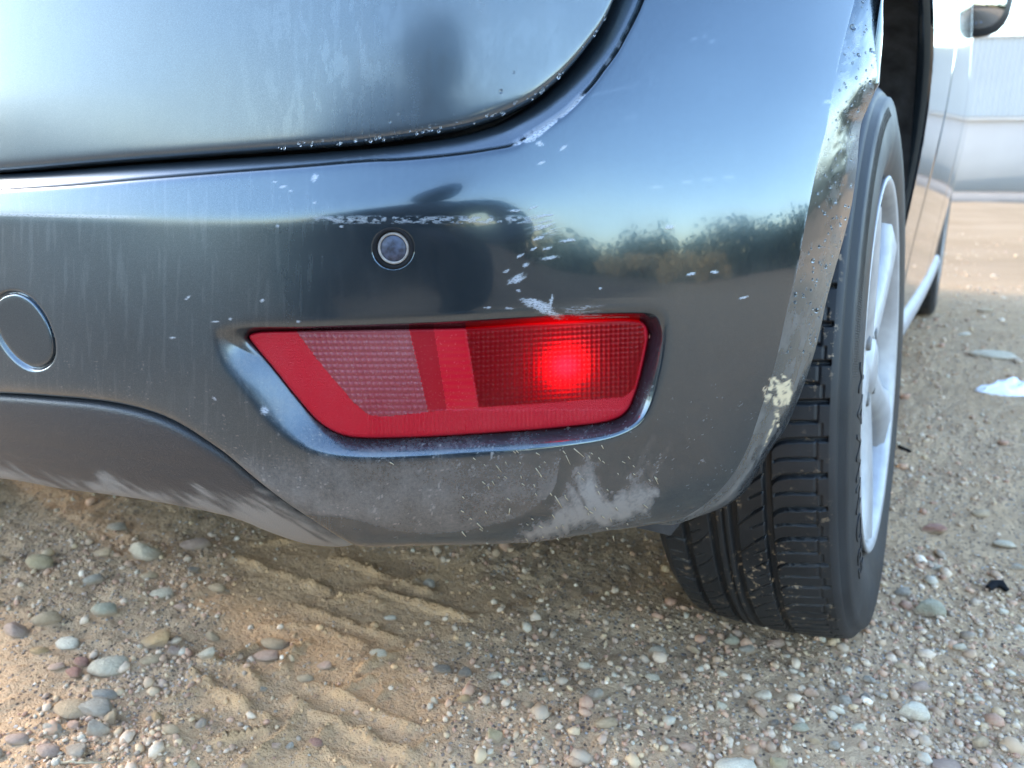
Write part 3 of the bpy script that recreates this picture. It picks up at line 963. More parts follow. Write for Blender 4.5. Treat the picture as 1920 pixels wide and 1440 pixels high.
gate_top = raise_to(TPd[0][::4], 1.02, .12, .04)
paint_part('upper_tailgate', gate_top)
ctop = BPd[0][px[0] > 1262]
corner_up = raise_to(ctop, 1.02, .16, .06)
paint_part('rear_corner_panel', corner_up)
ce = corner_up[:, -1]
paint_part('rear_corner_return', np.stack([ce, ce * .5 + np.stack([np.full(10, -.050), np.full(10, -.32), ce[:, 2]], -1) * .5, np.stack([np.full(10, -.062), np.full(10, -.30), ce[:, 2]], -1)], 1))


def far_side(name, G):
    le = G[:, 0, 0].mean()
    mx = G[:, :, 0].mean(0)
    Q = G[:, mx > -1.66 - le - .03][::4, ::4].copy()
    if Q.shape[1] < 2: return None
    Q[..., 0] = -1.66 - Q[..., 0]
    return paint_part(name, Q[:, ::-1])


far_side('bumper_far_end', BP)
far_side('tailgate_far_end', TP)
far_side('upper_tailgate_far_end', gate_top.repeat(4, 0))

# ---- black lower valance
vc = np.concatenate([np.arange(-600, -30, 14.), np.arange(-30, 671, 3.0)])
NV = 70
vt = BOT(vc) + 1.5; vb = np.maximum(VLOW(vc), vt + .5)
vv = np.linspace(0, 1, NV)[:, None]
vy = vt + vv * (vb - vt); vx = vc[None] + 0 * vy
VP = hit(vx, vy, Fval); VN = grad(VP, Fval)
VPd = VP - VN * (.0045 * np.exp(-(vy - vt) / 4.) + .005 * np.exp(-(vb - vy) / 6.))[..., None]
rowsV = np.concatenate([(VPd[0] + np.array([0, .02, .004]))[None], VPd, (VPd[-1] + np.array([0, .012, -.001]))[None], (VPd[-1] + np.array([0, .07, .012]))[None]])
dl = curve_y([(-620, 800), (0, 866), (60, 888), (160, 905), (200, 880), (240, 905), (330, 925), (380, 915), (430, 935), (480, 930), (560, 975), (600, 1000), (672, 1030)])
stk = fbm((vx * .85 + vy * .5) / 55, (-vx * .5 + vy * .85) / 6, 3, 1)
vd = sstep(-18, 30, vy - dl(vx) + (stk - .5) * 46) * (.45 + .6 * stk) + .02 + .35 * sstep(380, 520, vx) * fbm(vx / 40, vy / 40, 3, 2)
dvd = np.concatenate([vd[:1], vd, vd[-1:], vd[-1:]])
val = mesh('lower_valance', rowsV.reshape(-1, 3), gridfaces(*rowsV.shape[:2])[:, ::-1], M['valance'], attrs={'dust': np.clip(dvd, 0, 1)})
part(val, label='black plastic lower valance grey with dust')

# ---- towing-eye cover
def patch(poly, n_in, fn, off, edge_drop):
    p = np.asarray(poly); c = p.mean(0)
    rr = [1., .985, .95, .85, .6, .3, .02]
    R_ = []
    for q in rr:
        xy = c + (p - c) * q
        P = hit(xy[:, 0], xy[:, 1], fn); N_ = grad(P, fn)
        o = off - (edge_drop if q > .99 else (edge_drop * .25 if q > .98 else 0))
        R_.append(P + N_ * o)
    R_ = [R_[0] - grad(R_[0], fn) * .004] + R_
    return np.stack(R_)


tp = np.asarray(TOW); tcn = tp.mean(0)
pt = patch(tcn + (tp - tcn) * .965, 6, Fskin, -.0004, .0012)
zr = np.zeros(pt.shape[:2])
part(mesh('towing_eye_cover', pt.reshape(-1, 3), gridfaces(pt.shape[0], pt.shape[1], True), M['paint'], uv=np.zeros((pt.shape[0] * pt.shape[1], 2)),
          attrs={'dust': zr + .16, 'scuff': zr, 'mud': zr, 'film': zr + .7}), bumper)

# ---- parking sensor
sp = hit(np.array(SX), np.array(SY), Fskin); sn = grad(sp, Fskin)
zq = Vector(sn).to_track_quat('Z', 'Y').to_matrix()
Rz = np.array(zq)


def disc(profile, n=56):
    pr = np.asarray(profile, float)
    a = np.linspace(0, 2 * np.pi, n, endpoint=False)[:, None]
    L = np.stack([pr[:, 0] * np.cos(a), pr[:, 0] * np.sin(a), pr[:, 1] + 0 * a], -1)
    Wd = L.reshape(-1, 3) @ Rz.T + sp
    k = len(pr); i = np.arange(n)[:, None]; j = np.arange(k - 1)[None]; i2 = (i + 1) % n
    return Wd, np.stack([i * k + j, i2 * k + j, i2 * k + j + 1, i * k + j + 1], -1).reshape(-1, 4)


S1 = np.linalg.norm(sp - CAM) / FPX
sens = mesh('parking_sensor', *disc([(38 * S1, -.004), (38.5 * S1, -.0006), (37 * S1, .0004), (32 * S1, .0002), (29.5 * S1, -.0012), (29 * S1, -.004)]), M['black'])
part(sens, bumper, label='round black parking sensor with pale ring')
part(mesh('sensor_ring', *disc([(29.2 * S1, -.004), (29 * S1, -.0009), (28 * S1, -.0005), (25 * S1, -.0005), (24.2 * S1, -.0009), (24 * S1, -.003)]), M['sensring']), bumper)
part(mesh('sensor_face', *disc([(24.1 * S1, -.004), (24 * S1, -.0014), (22 * S1, -.0009), (10 * S1, -.0004), (.01 * S1, -.0003)]), M['sensor']), bumper)
for o in (sens, bumper.children[-1], bumper.children[-2]): pass

# ---- rear lamp
lx = np.arange(467., 1215.6, 2.0)
LE = np.asarray(LENS)
up_i = [i for i in range(len(LE))]
def lens_bounds(x):
    ys = []
    for i in range(len(LE)):
        a, b = LE[i], LE[(i + 1) % len(LE)]
        if (a[0] - x) * (b[0] - x) <= 0 and a[0] != b[0]:
            ys.append(a[1] + (b[1] - a[1]) * (x - a[0]) / (b[0] - a[0]))
    return min(ys), max(ys)


lb = np.array([lens_bounds(x) for x in lx])
NL = 104
lv = np.linspace(0, 1, NL)[:, None]
ly = lb[:, 0] + lv * (lb[:, 1] - lb[:, 0]); lxx = lx[None] + 0 * ly
LP = hit(lxx, ly, Fskin); LN = grad(LP, Fskin)
de = segdist(lxx, ly, LENS)
REV = [(555, 620), (766, 612), (803, 772), (720, 781), (690, 777), (662, 753), (601, 681)]
DIV_P = [(767, 608), (812, 606), (838, 768), (803, 772)]
STRIP_P = [(812, 610), (869, 608), (895, 765), (838, 768)]
FOG = [(872, 606), (1192, 590), (1206, 612), (1209, 640), (1190, 728), (1169, 744), (898, 764)]
iR, iS, iF = (inpoly(lxx, ly, q) for q in (REV, STRIP_P, FOG))
h = np.zeros(lxx.shape)
cell = lambda u, p: np.abs(np.sin(np.pi * u / p))
h += np.where(iR, .0011 * (cell(lxx - .22 * ly, 11.) * cell(ly, 11.)), 0)
h += np.where(iF, .0008 * cell(lxx, 9.) * cell(ly + .06 * lxx, 9.), 0)
h += np.where(iS, .0003 * cell(ly, 13.), 0)
h += np.where(~(iR | iS | iF), np.where((ly > 768) & (lxx > 690), .0008 * cell(lxx, 8.), .0002 * cell(lxx, 6.) * cell(ly, 6.)), 0)
base_d = LD - .0045 + .014 * np.exp(-de / 1.1)
ldir = ray(lxx, ly); ldir /= np.linalg.norm(ldir, axis=-1, keepdims=True)
lcos = np.clip(-np.sum(ldir * LN, -1, keepdims=True), .35, 1)
LPd = LP + ldir * base_d[..., None] / lcos + LN * (h * sstep(3, 12, de))[..., None]
lf = gridfaces(NL, len(lx))[:, ::-1]
fc = lxx.ravel()[lf].mean(1), ly.ravel()[lf].mean(1)
reg = np.where(inpoly(*fc, REV), 1, np.where(inpoly(*fc, STRIP_P), 2, np.where(inpoly(*fc, FOG), 3, np.where(inpoly(*fc, DIV_P), 4, 0))))


def lens_mat(name, col, rough, dusty, trans=0., honey=0., tcol=None):
    mt, t, b = nodes(name)
    nb = NB(t)
    co = nb.coord()
    d = nb.maprange(nb.noise(co, 700, 3), .60, .68)
    d2 = nb.maprange(nb.noise(nb.coord('Object', scale=(1, 1, .5)), 25, 4), .35, .75, .0, 1.)
    f = nb.math('MULTIPLY', nb.math('ADD', nb.math('MULTIPLY', d, .6), nb.math('MULTIPLY', d2, .5)), dusty, clamp=True)
    nb.put(b.inputs['Base Color'], nb.mixc(f, col, (.42, .32, .32)))
    nb.put(b.inputs['Roughness'], nb.mixf(f, rough, .6))
    b.inputs['Coat Weight'].default_value = .12
    b.inputs['Coat Roughness'].default_value = .08
    b.inputs['Specular IOR Level'].default_value = .15
    if honey:
        vo = nb.n('TexVoronoi'); nb.put(vo.inputs['Vector'], co); vo.inputs['Scale'].default_value = honey
        nb.put(b.inputs['Normal'], nb.bump(vo.outputs['Distance'], .5, .001))
    if trans:
        tr = nb.n('BsdfTranslucent'); nb.put(tr.inputs[0], tcol)
        mx = nb.n('MixShader'); mx.inputs[0].default_value = trans
        t.links.new(b.outputs[0], mx.inputs[1]); t.links.new(tr.outputs[0], mx.inputs[2])
        t.links.new(mx.outputs[0], t.nodes['Material Output'].inputs[0])
    return mt


LM = [lens_mat('red_reflector_plastic', (.33, .0022, .013), .25, .05, honey=1500), lens_mat('smoky_clear_plastic', (.18, .026, .036), .22, .2),
      lens_mat('red_prism_plastic', (.34, .003, .013), .25, .10), lens_mat('deep_red_plastic', (.20, .002, .008), .2, .08, .62, tcol=(.9, .003, .012)), lens_mat('dark_red_divider', (.22, .002, .009), .25, .06)]
LNAME = ['reflector_band', 'reversing_pane', 'centre_prism', 'fog_pane']
LLAB = ['bright red reflector band round the lamp', 'smoky pink clear pane with a square grid', 'narrow red prism strip', 'dark red pane with the glow of the bulb', 'plain dark red divider']
lamp = None
used = None
for k in (0, 1, 2, 3, 4):
    fk = lf[reg == k]
    uq, invq = np.unique(fk, return_inverse=True)
    vk = LPd.reshape(-1, 3)[uq]
    o = mesh(['rear_lamp', 'reversing_pane', 'centre_prism', 'fog_pane', 'divider'][k], vk, invq.reshape(-1, 4), LM[k])
    if k == 0:
        lamp = part(o, label='red rear fog lamp set in the bumper')
    else:
        part(o, lamp, label=LLAB[k])
# the lit bulb behind the fog pane
bcen = hit(np.array(1058.), np.array(682.), Fskin); bnn = grad(bcen, Fskin)
bdir = ray(1058., 682.); bdir /= np.linalg.norm(bdir)
bulb_p = bcen + bdir * (LD - .0045 + .0052)
em, t_, b_ = nodes('lit_bulb')
setp(b_, Base_Color=(.9, .9, .9), Emission_Color=(1, .32, .25), Emission_Strength=6.5)
bt_ = np.cross(bnn, np.array([0, 0, 1.])); bt_ /= np.linalg.norm(bt_)
bup = np.cross(bt_, bnn)
bV = ICO2[0][:, 0:1] * bt_ * .0085 + ICO2[0][:, 1:2] * bup * .0068 + ICO2[0][:, 2:3] * bnn * .0025 + bulb_p
part(mesh('bulb', bV, ICO2[1], em), lamp, label='glowing bulb behind the red pane')

# ---- body sides, roof and glass
def side_x(Y, z):
    return -.040 + .04 * np.exp(-((z - .70) / .3) ** 2) - (1.9 - Y) ** 2 * .012 - .25 * np.clip(z - .98, 0, 1) - 1.2 * np.clip(.24 - z, 0, 1) ** 2 - .5 * np.clip(Y - 2.75, 0, 1) ** 2


ARCHES = [(0., .36, .402), (2.45, .305, .355)]


def panel(name, y0, y1, z0, z1, label=None, mirror=False, edge=.012):
    ny = max(8, int((y1 - y0) / .014)); nz = int((z1 - z0) / .014)
    Yg, Zg = np.meshgrid(np.linspace(y0, y1, ny), np.linspace(z0, z1, nz))
    for (cy_, cz_, r) in ARCHES:
        dr = np.hypot(Yg - cy_, Zg - cz_)
        k = (dr < r + .004) & (dr > r - .022)
        sc_ = np.where(k, r / np.maximum(dr, 1e-6), 1)
        Yg = cy_ + (Yg - cy_) * sc_; Zg = cz_ + (Zg - cz_) * sc_
    Xg = side_x(Yg, Zg)
    dE = np.minimum(np.minimum(Yg - y0, y1 - Yg), np.minimum(Zg - z0 + .02, z1 - Zg + .02))
    Xg = Xg - .004 * np.exp(-dE / .004)
    f = gridfaces(nz, ny)[:, ::-1]
    fy_, fz_ = Yg.ravel()[f].mean(1), Zg.ravel()[f].mean(1)
    keep = np.ones(len(f), bool)
    for (cy_, cz_, r) in ARCHES: keep &= np.hypot(fy_ - cy_, fz_ - cz_) > r - .002
    f = f[keep]
    V = np.stack([Xg, Yg, Zg], -1).reshape(-1, 3)
    if mirror:
        V[:, 0] = -1.66 - V[:, 0]; f = f[:, ::-1]
    uq, iv = np.unique(f, return_inverse=True)
    V = V[uq]; zz = np.zeros(len(V))
    o = mesh(name, V, iv.reshape(-1, 4), M['paint'], uv=np.stack([V[:, 1], V[:, 2]], -1), attrs={'dust': .12 + .2 * sstep(.45, .2, V[:, 2]), 'scuff': zz, 'mud': zz, 'film': zz + .1})
    return part(o, label=label)


for mir in (False, True):
    panel('quarter_panel', -.33, .615, .24, .99, mirror=mir)
    panel('rear_door', .62, 1.385, .24, .985, mirror=mir)
    panel('front_door', 1.39, 2.06, .24, .985, mirror=mir)
    panel('front_wing', 2.065, 3.05, .24, .92, mirror=mir)
    sgn = -1 if mir else 1
    # arch return lips
    for (cy_, cz_, r) in ARCHES:
        a = np.linspace(-1.1, 1.1, 60) if cy_ > 1 else np.linspace(-.35, 1.75, 60)
        Yl, Zl = cy_ + r * np.sin(a), cz_ + r * np.cos(a)
        Xl = side_x(Yl, Zl)
        L = np.stack([np.stack([Xl - .0035, Yl, Zl], -1), np.stack([Xl - .012, cy_ + (r - .004) * np.sin(a), cz_ + (r - .004) * np.cos(a)], -1), np.stack([Xl - .03, cy_ + (r + .006) * np.sin(a), cz_ + (r + .006) * np.cos(a)], -1)]).reshape(-1, 3)
        if mir: L[:, 0] = -1.66 - L[:, 0]
        z3 = np.zeros(180)
        part(mesh('arch_lip', L, gridfaces(3, 60), M['paint'], uv=np.zeros((180, 2)), attrs={'dust': z3 + .2, 'scuff': z3, 'mud': z3, 'film': z3 + .2}))
        # felt liner
        pa = np.linspace(-1.75 if cy_ > 1 else -.25, 1.75, 60)
        prf = [(-.052, r - .006), (-.07, r + .004), (-.16, r + .01), (-.30, r + .006), (-.34, r - .02), (-.345, .20)]
        Lr = np.stack([np.stack([np.full(60, X_), cy_ + q * np.sin(pa), cz_ + q * np.cos(pa)], -1) for X_, q in prf]).reshape(-1, 3)
        if mir: Lr[:, 0] = -1.66 - Lr[:, 0]
        part(mesh('wheel_arch_liner', Lr, gridfaces(len(prf), 60), M['liner']))
    # sill trim
    Ys = np.linspace(.34, 2.12, 50)
    Sv = []
    for (dx, z) in ((-.006, .262), (.006, .254), (.012, .236), (.006, .214), (-.012, .200), (-.06, .196)):
        Sv.append(np.stack([side_x(Ys, .26) + dx, Ys, np.full(50, z)], -1))
    Sv = np.stack(Sv).reshape(-1, 3)
    if mir: Sv[:, 0] = -1.66 - Sv[:, 0]
    part(mesh('sill_trim', Sv, gridfaces(6, 50), M['sill']))
# cabin above the waist (outside the picture, it shades the ground and shows in reflections)
def loft(name, secs, mat, label=None):
    S_ = np.array(secs, float)
    part(mesh(name, S_.reshape(-1, 3), gridfaces(*S_.shape[:2]), mat), label=label)


def sec(Y, zt, zb, half, round_=.08):
    a = np.linspace(0, np.pi, 17)
    xx = -.83 + half * np.sign(np.cos(a)) * np.abs(np.cos(a)) ** .45
    return np.stack([xx, np.full(17, Y), zb + (zt - zb) * np.sin(a) ** .5], -1)


zz17 = None
pcab = simple('grey_body_paint', (.12, .13, .145), .18, .8, noise_scale=2, noise_amt=.05)
loft('cabin_shell', [sec(-.47, 1.02, .90, .60), sec(-.42, 1.14, .90, .66), sec(-.24, 1.40, .92, .68), sec(.2, 1.50, .95, .70), sec(1.2, 1.53, .97, .71), sec(1.7, 1.42, .97, .70), sec(2.3, 1.05, .95, .70)], M['glass'])
loft('roof', [sec(-.24, 1.415, 1.35, .66), sec(.2, 1.515, 1.40, .665), sec(1.2, 1.545, 1.42, .67), sec(1.66, 1.45, 1.36, .66)], pcab)
loft('bonnet', [sec(2.2, 1.04, .90, .79), sec(2.7, .95, .85, .77), sec(3.0, .82, .62, .70), sec(3.12, .6, .3, .62)], pcab)
part(mesh('floor_pan', *box(-1.50, -.16, -.36, 3.05, .215, .30), M['liner'], smooth=False))
part(mesh('rear_closing_panel', *box(-1.45, -.30, -.42, -.37, .30, .80), M['gapblack'], smooth=False))
part(mesh('boot_side', *box(-.42, -.37, -.37, .34, .20, .80), M['gapblack'], smooth=False))

# ---- door mirror
mp = at_Y(1816., 4., 1.72)
mV, mF = ICO3
mm = mV.copy()
mm = np.sign(mm) * np.abs(mm) ** .75
hx = mm[:, 0] * .108; hz = mm[:, 2] * .088 * (1 + .25 * mm[:, 0]); hy = np.where(mm[:, 1] > 0, mm[:, 1] * .08, mm[:, 1] * .02)
mpart = part(mesh('door_mirror', np.stack([hx, hy, hz], -1) + mp, mF, M['mirrorblack']), label='dark door mirror housing')
a = np.linspace(0, 2 * np.pi, 40, endpoint=False)
ex = np.sign(np.cos(a)) * np.abs(np.cos(a)) ** .75 * .092; ez = np.sign(np.sin(a)) * np.abs(np.sin(a)) ** .75 * .071 * (1 + .25 * ex / .108)
gl = np.concatenate([[mp + [0, -.0215, 0]], np.stack([ex, np.full(40, -.0212), ez], -1) + mp])
gl = np.concatenate([gl, np.stack([ex, np.full(40, -.012), ez], -1) + mp])
gf = np.array([(0, 1 + (i + 1) % 40, 1 + i) for i in range(40)])
gf2 = np.array([(1 + i, 1 + (i + 1) % 40, 41 + (i + 1) % 40, 41 + i) for i in range(40)])
part(mesh('mirror_glass', gl, [gf, gf2], M['mirror'], smooth=False), mpart)
# stalk down to the door
q0 = mp + np.array([-.045, .03, -.045]); q1 = np.array([side_x(1.80, .985) - .03, 1.80, .955])
stV = []
for tq, ww in ((0, .045), (.5, .034), (1, .03)):
    c = q0 * (1 - tq) + q1 * tq
    aa = np.linspace(0, 2 * np.pi, 12, endpoint=False)
    stV.append(np.stack([c[0] + np.cos(aa) * ww * .7, c[1] + np.sin(aa) * ww * 1.1, c[2] + 0 * aa], -1))
part(mesh('mirror_foot', np.stack(stV).reshape(-1, 3), gridfaces(3, 12, True), M['mirrorblack']), mpart)

# ---- wheels
RW, WW = .316, .19


def build_tyre(detail):
    if detail:
        th = np.concatenate([np.linspace(-.25, math.pi + .35, 1150), np.linspace(math.pi + .36, 2 * math.pi - .26, 60)])
        nt_ = 150
    else:
        th = np.linspace(0, 2 * math.pi, 96, endpoint=False); nt_ = 24
    t = np.linspace(0, 1, nt_)
    xt = -.172 + .154 * t
    rt_ = RW - .0065 * np.abs(2 * t - 1) ** 2.6
    so_x = np.array([-.0145, -.0118, -.0128, -.0062, -.0045, -.0022, -.0008, 0, -.0004, -.0018, -.004, -.0075, -.0125])
    so_r = .011 + np.array([.2945, .2915, .2893, .2870, .276, .268, .259, .249, .240, .231, .222, .212, .202])
    prof_x = np.concatenate([(-WW - so_x)[::-1], xt, so_x]); prof_r = np.concatenate([so_r[::-1], rt_, so_r])
    ns = len(so_x)
    T = np.concatenate([np.full(ns, -1.), t, np.full(ns, 2.)])
    TH, TT = np.meshgrid(th, T, indexing='ij')
    R_ = np.broadcast_to(prof_r, TH.shape).copy(); X_ = np.broadcast_to(prof_x, TH.shape).copy()
    s = TH * RW
    pit = 2 * math.pi * RW / 60
    dpt = np.zeros(TH.shape)
    if detail:
        def slot(center, hw, depth, mask):
            nonlocal dpt
            d = np.abs((s - center + pit / 2) % pit - pit / 2)
            dpt = np.maximum(dpt, np.where(mask, depth * sstep(hw + .0007, hw - .0005, d), 0))
        wv = .0006 * np.sin(s * 90)
        for c, hw, dp in ((.155, .018, .0062), (.336, .018, .0062), (.466, .019, .0062), (.672, .021, .0065), (.405, .0055, .0045)):
            dpt = np.maximum(dpt, np.where((TT >= 0) & (TT <= 1), dp * sstep(hw + .006, hw - .003, np.abs(TT - c)), 0))
        o = np.clip((TT - .69) / .31, 0, 1)
        hook = -.010 * np.exp(-o / .10)
        slot(hook + .003 * o, .0019, .0055, (TT > .69) & (TT < .99))
        slot(hook * .6 + pit / 2 + .002 * o, .0009, .004, (TT > .705) & (TT < .93))
        # wavy step near the shoulder
        wavy = .945 + .012 * np.sign(np.sin(2 * math.pi * s / pit))
        dpt = np.maximum(dpt, np.where((TT > .85) & (TT <= 1), .0016 * sstep(.009, .003, np.abs(TT - wavy)), 0))
        q = np.clip((.655 - TT) / .17, 0, 1)
        slot(-.026 * q ** 1.3, .0012 * (1 - .6 * sstep(.4, .5, q)), .0045, (TT > .485) & (TT < .657))
        slot(-.020 * q ** 1.2 + pit / 2, .0007, .0035, (TT > .565) & (TT < .657))
        q = np.clip((TT - .17) / .15, 0, 1)
        slot(.005 + .026 * q ** 1.4, .0012 * (1 - .6 * sstep(.45, .55, q)), .0045, (TT > .17) & (TT < .322))
        slot(.005 + .014 * q + pit / 2, .0007, .0035, (TT > .17) & (TT < .25))
        q = np.clip(TT / .14, 0, 1)
        slot(.005 + .006 * np.sin(q * 2.4), .0012, .0045, (TT > 0) & (TT < .142))
        slot(.005 + .004 * q + pit / 2, .0006, .003, (TT > .02) & (TT < .12))
        # fine radial hatching ring and mould lines on the outer sidewall
    else:
        for c in (.155, .336, .466, .672): dpt = np.maximum(dpt, np.where((TT >= 0) & (TT <= 1), .006 * sstep(.03, .01, np.abs(TT - c)), 0))
    R_ = R_ - dpt
    Y = -R_ * np.sin(TH); Z = RW - R_ * np.cos(TH)
    # weight on the tyre: flat contact patch and a slight bulge above it
    fl_ = .0065
    bul_ = np.exp(-(Z / .05) ** 2) * .006
    X_ = X_ + bul_ * np.where(TT > 1, 1, np.where(TT < 0, -1, 2 * TT - 1))
    Z = np.maximum(Z, fl_ + .6 * dpt) - fl_
    V = np.stack([X_, Y, Z], -1)
    k = len(T); i = np.arange(len(th))[:, None]; j = np.arange(k - 1)[None]; i2 = (i + 1) % len(th)
    Fq = np.stack([i * k + j, i2 * k + j, i2 * k + j + 1, i * k + j + 1], -1).reshape(-1, 4)
    return V.reshape(-1, 3), Fq, ((TT >= 0) & (TT <= 1)).astype(float)


def build_rim():
    prof_ = [(-.150, .200), (-.150, .208), (-.020, .207), (-.008, .214), (-.005, .216), (-.0035, .213), (-.006, .207), (-.014, .202), (-.03, .197), (-.08, .192), (-.15, .190)]
    return lathe_x(prof_, 96)


def spoke(a0):
    """broad tapered spoke, hub to rim, with a crowned face"""
    rr = np.linspace(.035, .200, 14)
    Vs = []
    for r in rr:
        u = (r - .035) / .165
        wd_ = .036 - .012 * np.sin(np.pi * u * .9) + .016 * u ** 4
        xf = -.006 - .014 * (1 - u) ** 1.3 - .004 * u       # dished towards the hub
        sec_ = [(-wd_, xf - .040), (-wd_, xf - .010), (-wd_ * .75, xf), (0, xf + .005), (wd_ * .75, xf), (wd_, xf - .010), (wd_, xf - .040)]
        for (tq, xq) in sec_:
            Vs.append((xq, tq, r))
    V = np.array(Vs)
    y = -(V[:, 2] * math.sin(a0) + V[:, 1] * math.cos(a0)); z = -(V[:, 2] * math.cos(a0) - V[:, 1] * math.sin(a0))
    return np.stack([V[:, 0], y, z], -1), gridfaces(14, 7)


def wheel(name, loc, camber, detail, mirror=False, label=None):
    parts_ = [build_rim()]
    Vr, Fr = parts_[0]
    Vr2 = Vr + np.array([0, 0, RW - .006])
    xm = Vr2[Fr][:, :, 0].mean(1)
    root = mesh(name, Vr2, Fr[:, ::-1], mats=[M['rim'], M['rimdirt']], midx=(xm < -.024).astype(int))
    part(root, label=label)
    V, Fq, tr = build_tyre(detail)
    part(mesh('tyre', V, Fq, M['tyre'], attrs={'tread': tr}), root)
    for k in range(5):
        Vs, Fs = spoke(k * 2 * math.pi / 5 + .25)
        part(mesh('spoke', Vs + np.array([0, 0, RW - .006]), Fs[:, ::-1], M['rim']), root)
    hv, hf = lathe_x([(-.09, .07), (-.036, .068), (-.026, .062), (-.020, .05), (-.018, .034), (-.014, .031), (-.011, .024), (-.010, .001)], 40)
    part(mesh('hub', hv + np.array([0, 0, RW - .006]), hf[:, ::-1], M['rim']), root)
    for k in range(4):
        a_ = k * math.pi / 2 + .8
        nv, nf = lathe_x([(-.05, .0085), (-.016, .0085), (-.0145, .007), (-.0145, .001)], 6)
        part(mesh('wheel_nut', nv + np.array([0, -.046 * math.sin(a_), RW - .006 - .046 * math.cos(a_)]), nf[:, ::-1], M['rimdirt']), root)
    dv, df = lathe_x([(-.115, .001), (-.115, .13), (-.125, .135), (-.14, .135)], 40)
    part(mesh('brake_drum', dv + np.array([0, 0, RW - .006]), df[:, ::-1], M['rimdirt']), root)
    if detail:
        # raised lettering and hatching on the sidewall, tops of the letters towards the tread
        cu = bpy.data.curves.new('t', 'FONT'); cu.body = 'FRONWAY'; cu.size = .040; cu.extrude = .0008; cu.space_character = 1.15
        to = bpy.data.objects.new('t', cu); COL.objects.link(to)
        dg = bpy.context.evaluated_depsgraph_get(); dg.update()
        me = bpy.data.meshes.new_from_object(to.evaluated_get(dg))
        bpy.data.objects.remove(to)
        co = np.array([v_.co[:] for v_ in me.vertices])
        pr_r = .011 + np.array([.202, .212, .222, .231, .240, .249, .259, .268, .276, .283]); pr_x = np.array([-.0125, -.0075, -.004, -.0018, -.0004, 0, -.0008, -.0022, -.0045, -.0075])
        rr_ = .251 + co[:, 1] * .80
        a_ = math.radians(52) + co[:, 0] / .245
        xx_ = np.interp(rr_, pr_r, pr_x) + co[:, 2] * 1. + .0002
        me.vertices.foreach_set('co', np.stack([xx_, -rr_ * np.sin(a_), RW - .0065 - rr_ * np.cos(a_)], -1).astype(np.float32).ravel())
        me.materials.clear(); me.materials.append(M['tyre']); me.update()
        lo_ = bpy.data.objects.new('lettering', me)
        part(lo_, root, label='raised brand lettering on the tyre sidewall')
        hp = []
        for a_ in np.arange(math.radians(100), math.radians(172), .0075):
            r0_, r1_ = .279, .2955
            bxv = []
            for (aa, w_) in ((a_, 0), (a_ + .003, 0)):
                for r in (r0_, r1_):
                    x_ = np.interp(r, pr_r, pr_x)
                    bxv += [(x_ - .0005, -r * math.sin(aa), RW - .0065 - r * math.cos(aa)), (x_ + .0006, -r * math.sin(aa), RW - .0065 - r * math.cos(aa))]
            hp.append((np.array(bxv), np.array([(1, 3, 7, 5), (0, 1, 5, 4), (2, 6, 7, 3), (0, 2, 3, 1), (4, 5, 7, 6)])))
        Vh, Fh = joinmesh(hp)
        part(mesh('sidewall_hatching', Vh, Fh, M['tyre'], smooth=False), root, kind='stuff')
    Mx = Matrix.Translation(Vector(loc)) @ Matrix.Rotation(-camber, 4, 'Y')
    if mirror:
        Mx = Matrix.Translation(Vector(loc)) @ Matrix.Rotation(camber, 4, 'Y') @ Matrix.Rotation(math.pi, 4, 'Z')
    root.matrix_parent_inverse = Matrix.Translation(-CO)
    root.matrix_basis = Mx
    return root


wheel('rear_wheel', (-.001, 0, 0), math.radians(4.6), True, label='rear wheel with silver rim and treaded black tyre')
wheel('front_wheel', (-.022, 2.45, 0), math.radians(.5), False, label='front wheel far along the car')
wheel('rear_wheel', (-1.656, 0, 0), math.radians(3.4), False, True)
wheel('front_wheel', (-1.638, 2.45, 0), math.radians(.5), False, True)
# ================================================================ stones
SC_COL = {'pale': ((.50, .48, .42), (.66, .64, .57)), 'white': ((.66, .63, .58), (.84, .82, .78)), 'mauve': ((.30, .22, .21), (.42, .33, .31)), 'olive': ((.36, .31, .19), (.47, .41, .28)),
          'tan': ((.40, .31, .21), (.54, .43, .31)), 'grey': ((.26, .25, .24), (.42, .41, .39)), 'dark': ((.09, .09, .095), (.17, .17, .17)), 'ochre': ((.43, .28, .13), (.54, .38, .21)),
          'greygreen': ((.30, .32, .27), (.45, .47, .41)), 'pink': ((.46, .30, .25), (.58, .43, .37)), 'red': ((.27, .12, .10), (.38, .19, .16)), 'bluegrey': ((.22, .24, .26), (.36, .38, .39))}
SMAT = {k: stone_mat(k, *[tuple(min(.9, q * w_) for q, w_ in zip(x, (1.12, 1.0, .82))) for x in c]) for k, c in SC_COL.items()}
CNAME = {'pale': 'pale cream', 'white': 'white', 'mauve': 'mauve grey', 'olive': 'olive brown', 'tan': 'tan', 'grey': 'grey', 'dark': 'near black', 'ochre': 'ochre', 'greygreen': 'grey green', 'pink': 'pink', 'red': 'dull red', 'bluegrey': 'blue grey'}


def stone_shape(seed, flat, ang):
    r_ = np.random.default_rng(seed)
    V = ICO3[0].copy()
    for _ in range(6 if ang < .5 else 11):
        n_ = r_.normal(size=3); n_ /= np.linalg.norm(n_)
        d = V @ n_; lim = r_.uniform(.60, .88) if ang < .5 else r_.uniform(.45, .75)
        V = V - n_ * (np.maximum(d - lim, 0) * (.6 if ang < .5 else .9))[:, None]
    ph_ = r_.uniform(0, 6, (4, 3)); fr = r_.normal(size=(4, 3)) * 1.6
    V = V * (1 + .06 * np.sin(V @ fr.T + ph_[:, 0]).sum(1))[:, None]
    V = V * (1 + .05 * np.sin(V @ (fr.T * 3.1) + ph_[:, 1]).sum(1) * .5)[:, None]
    return V


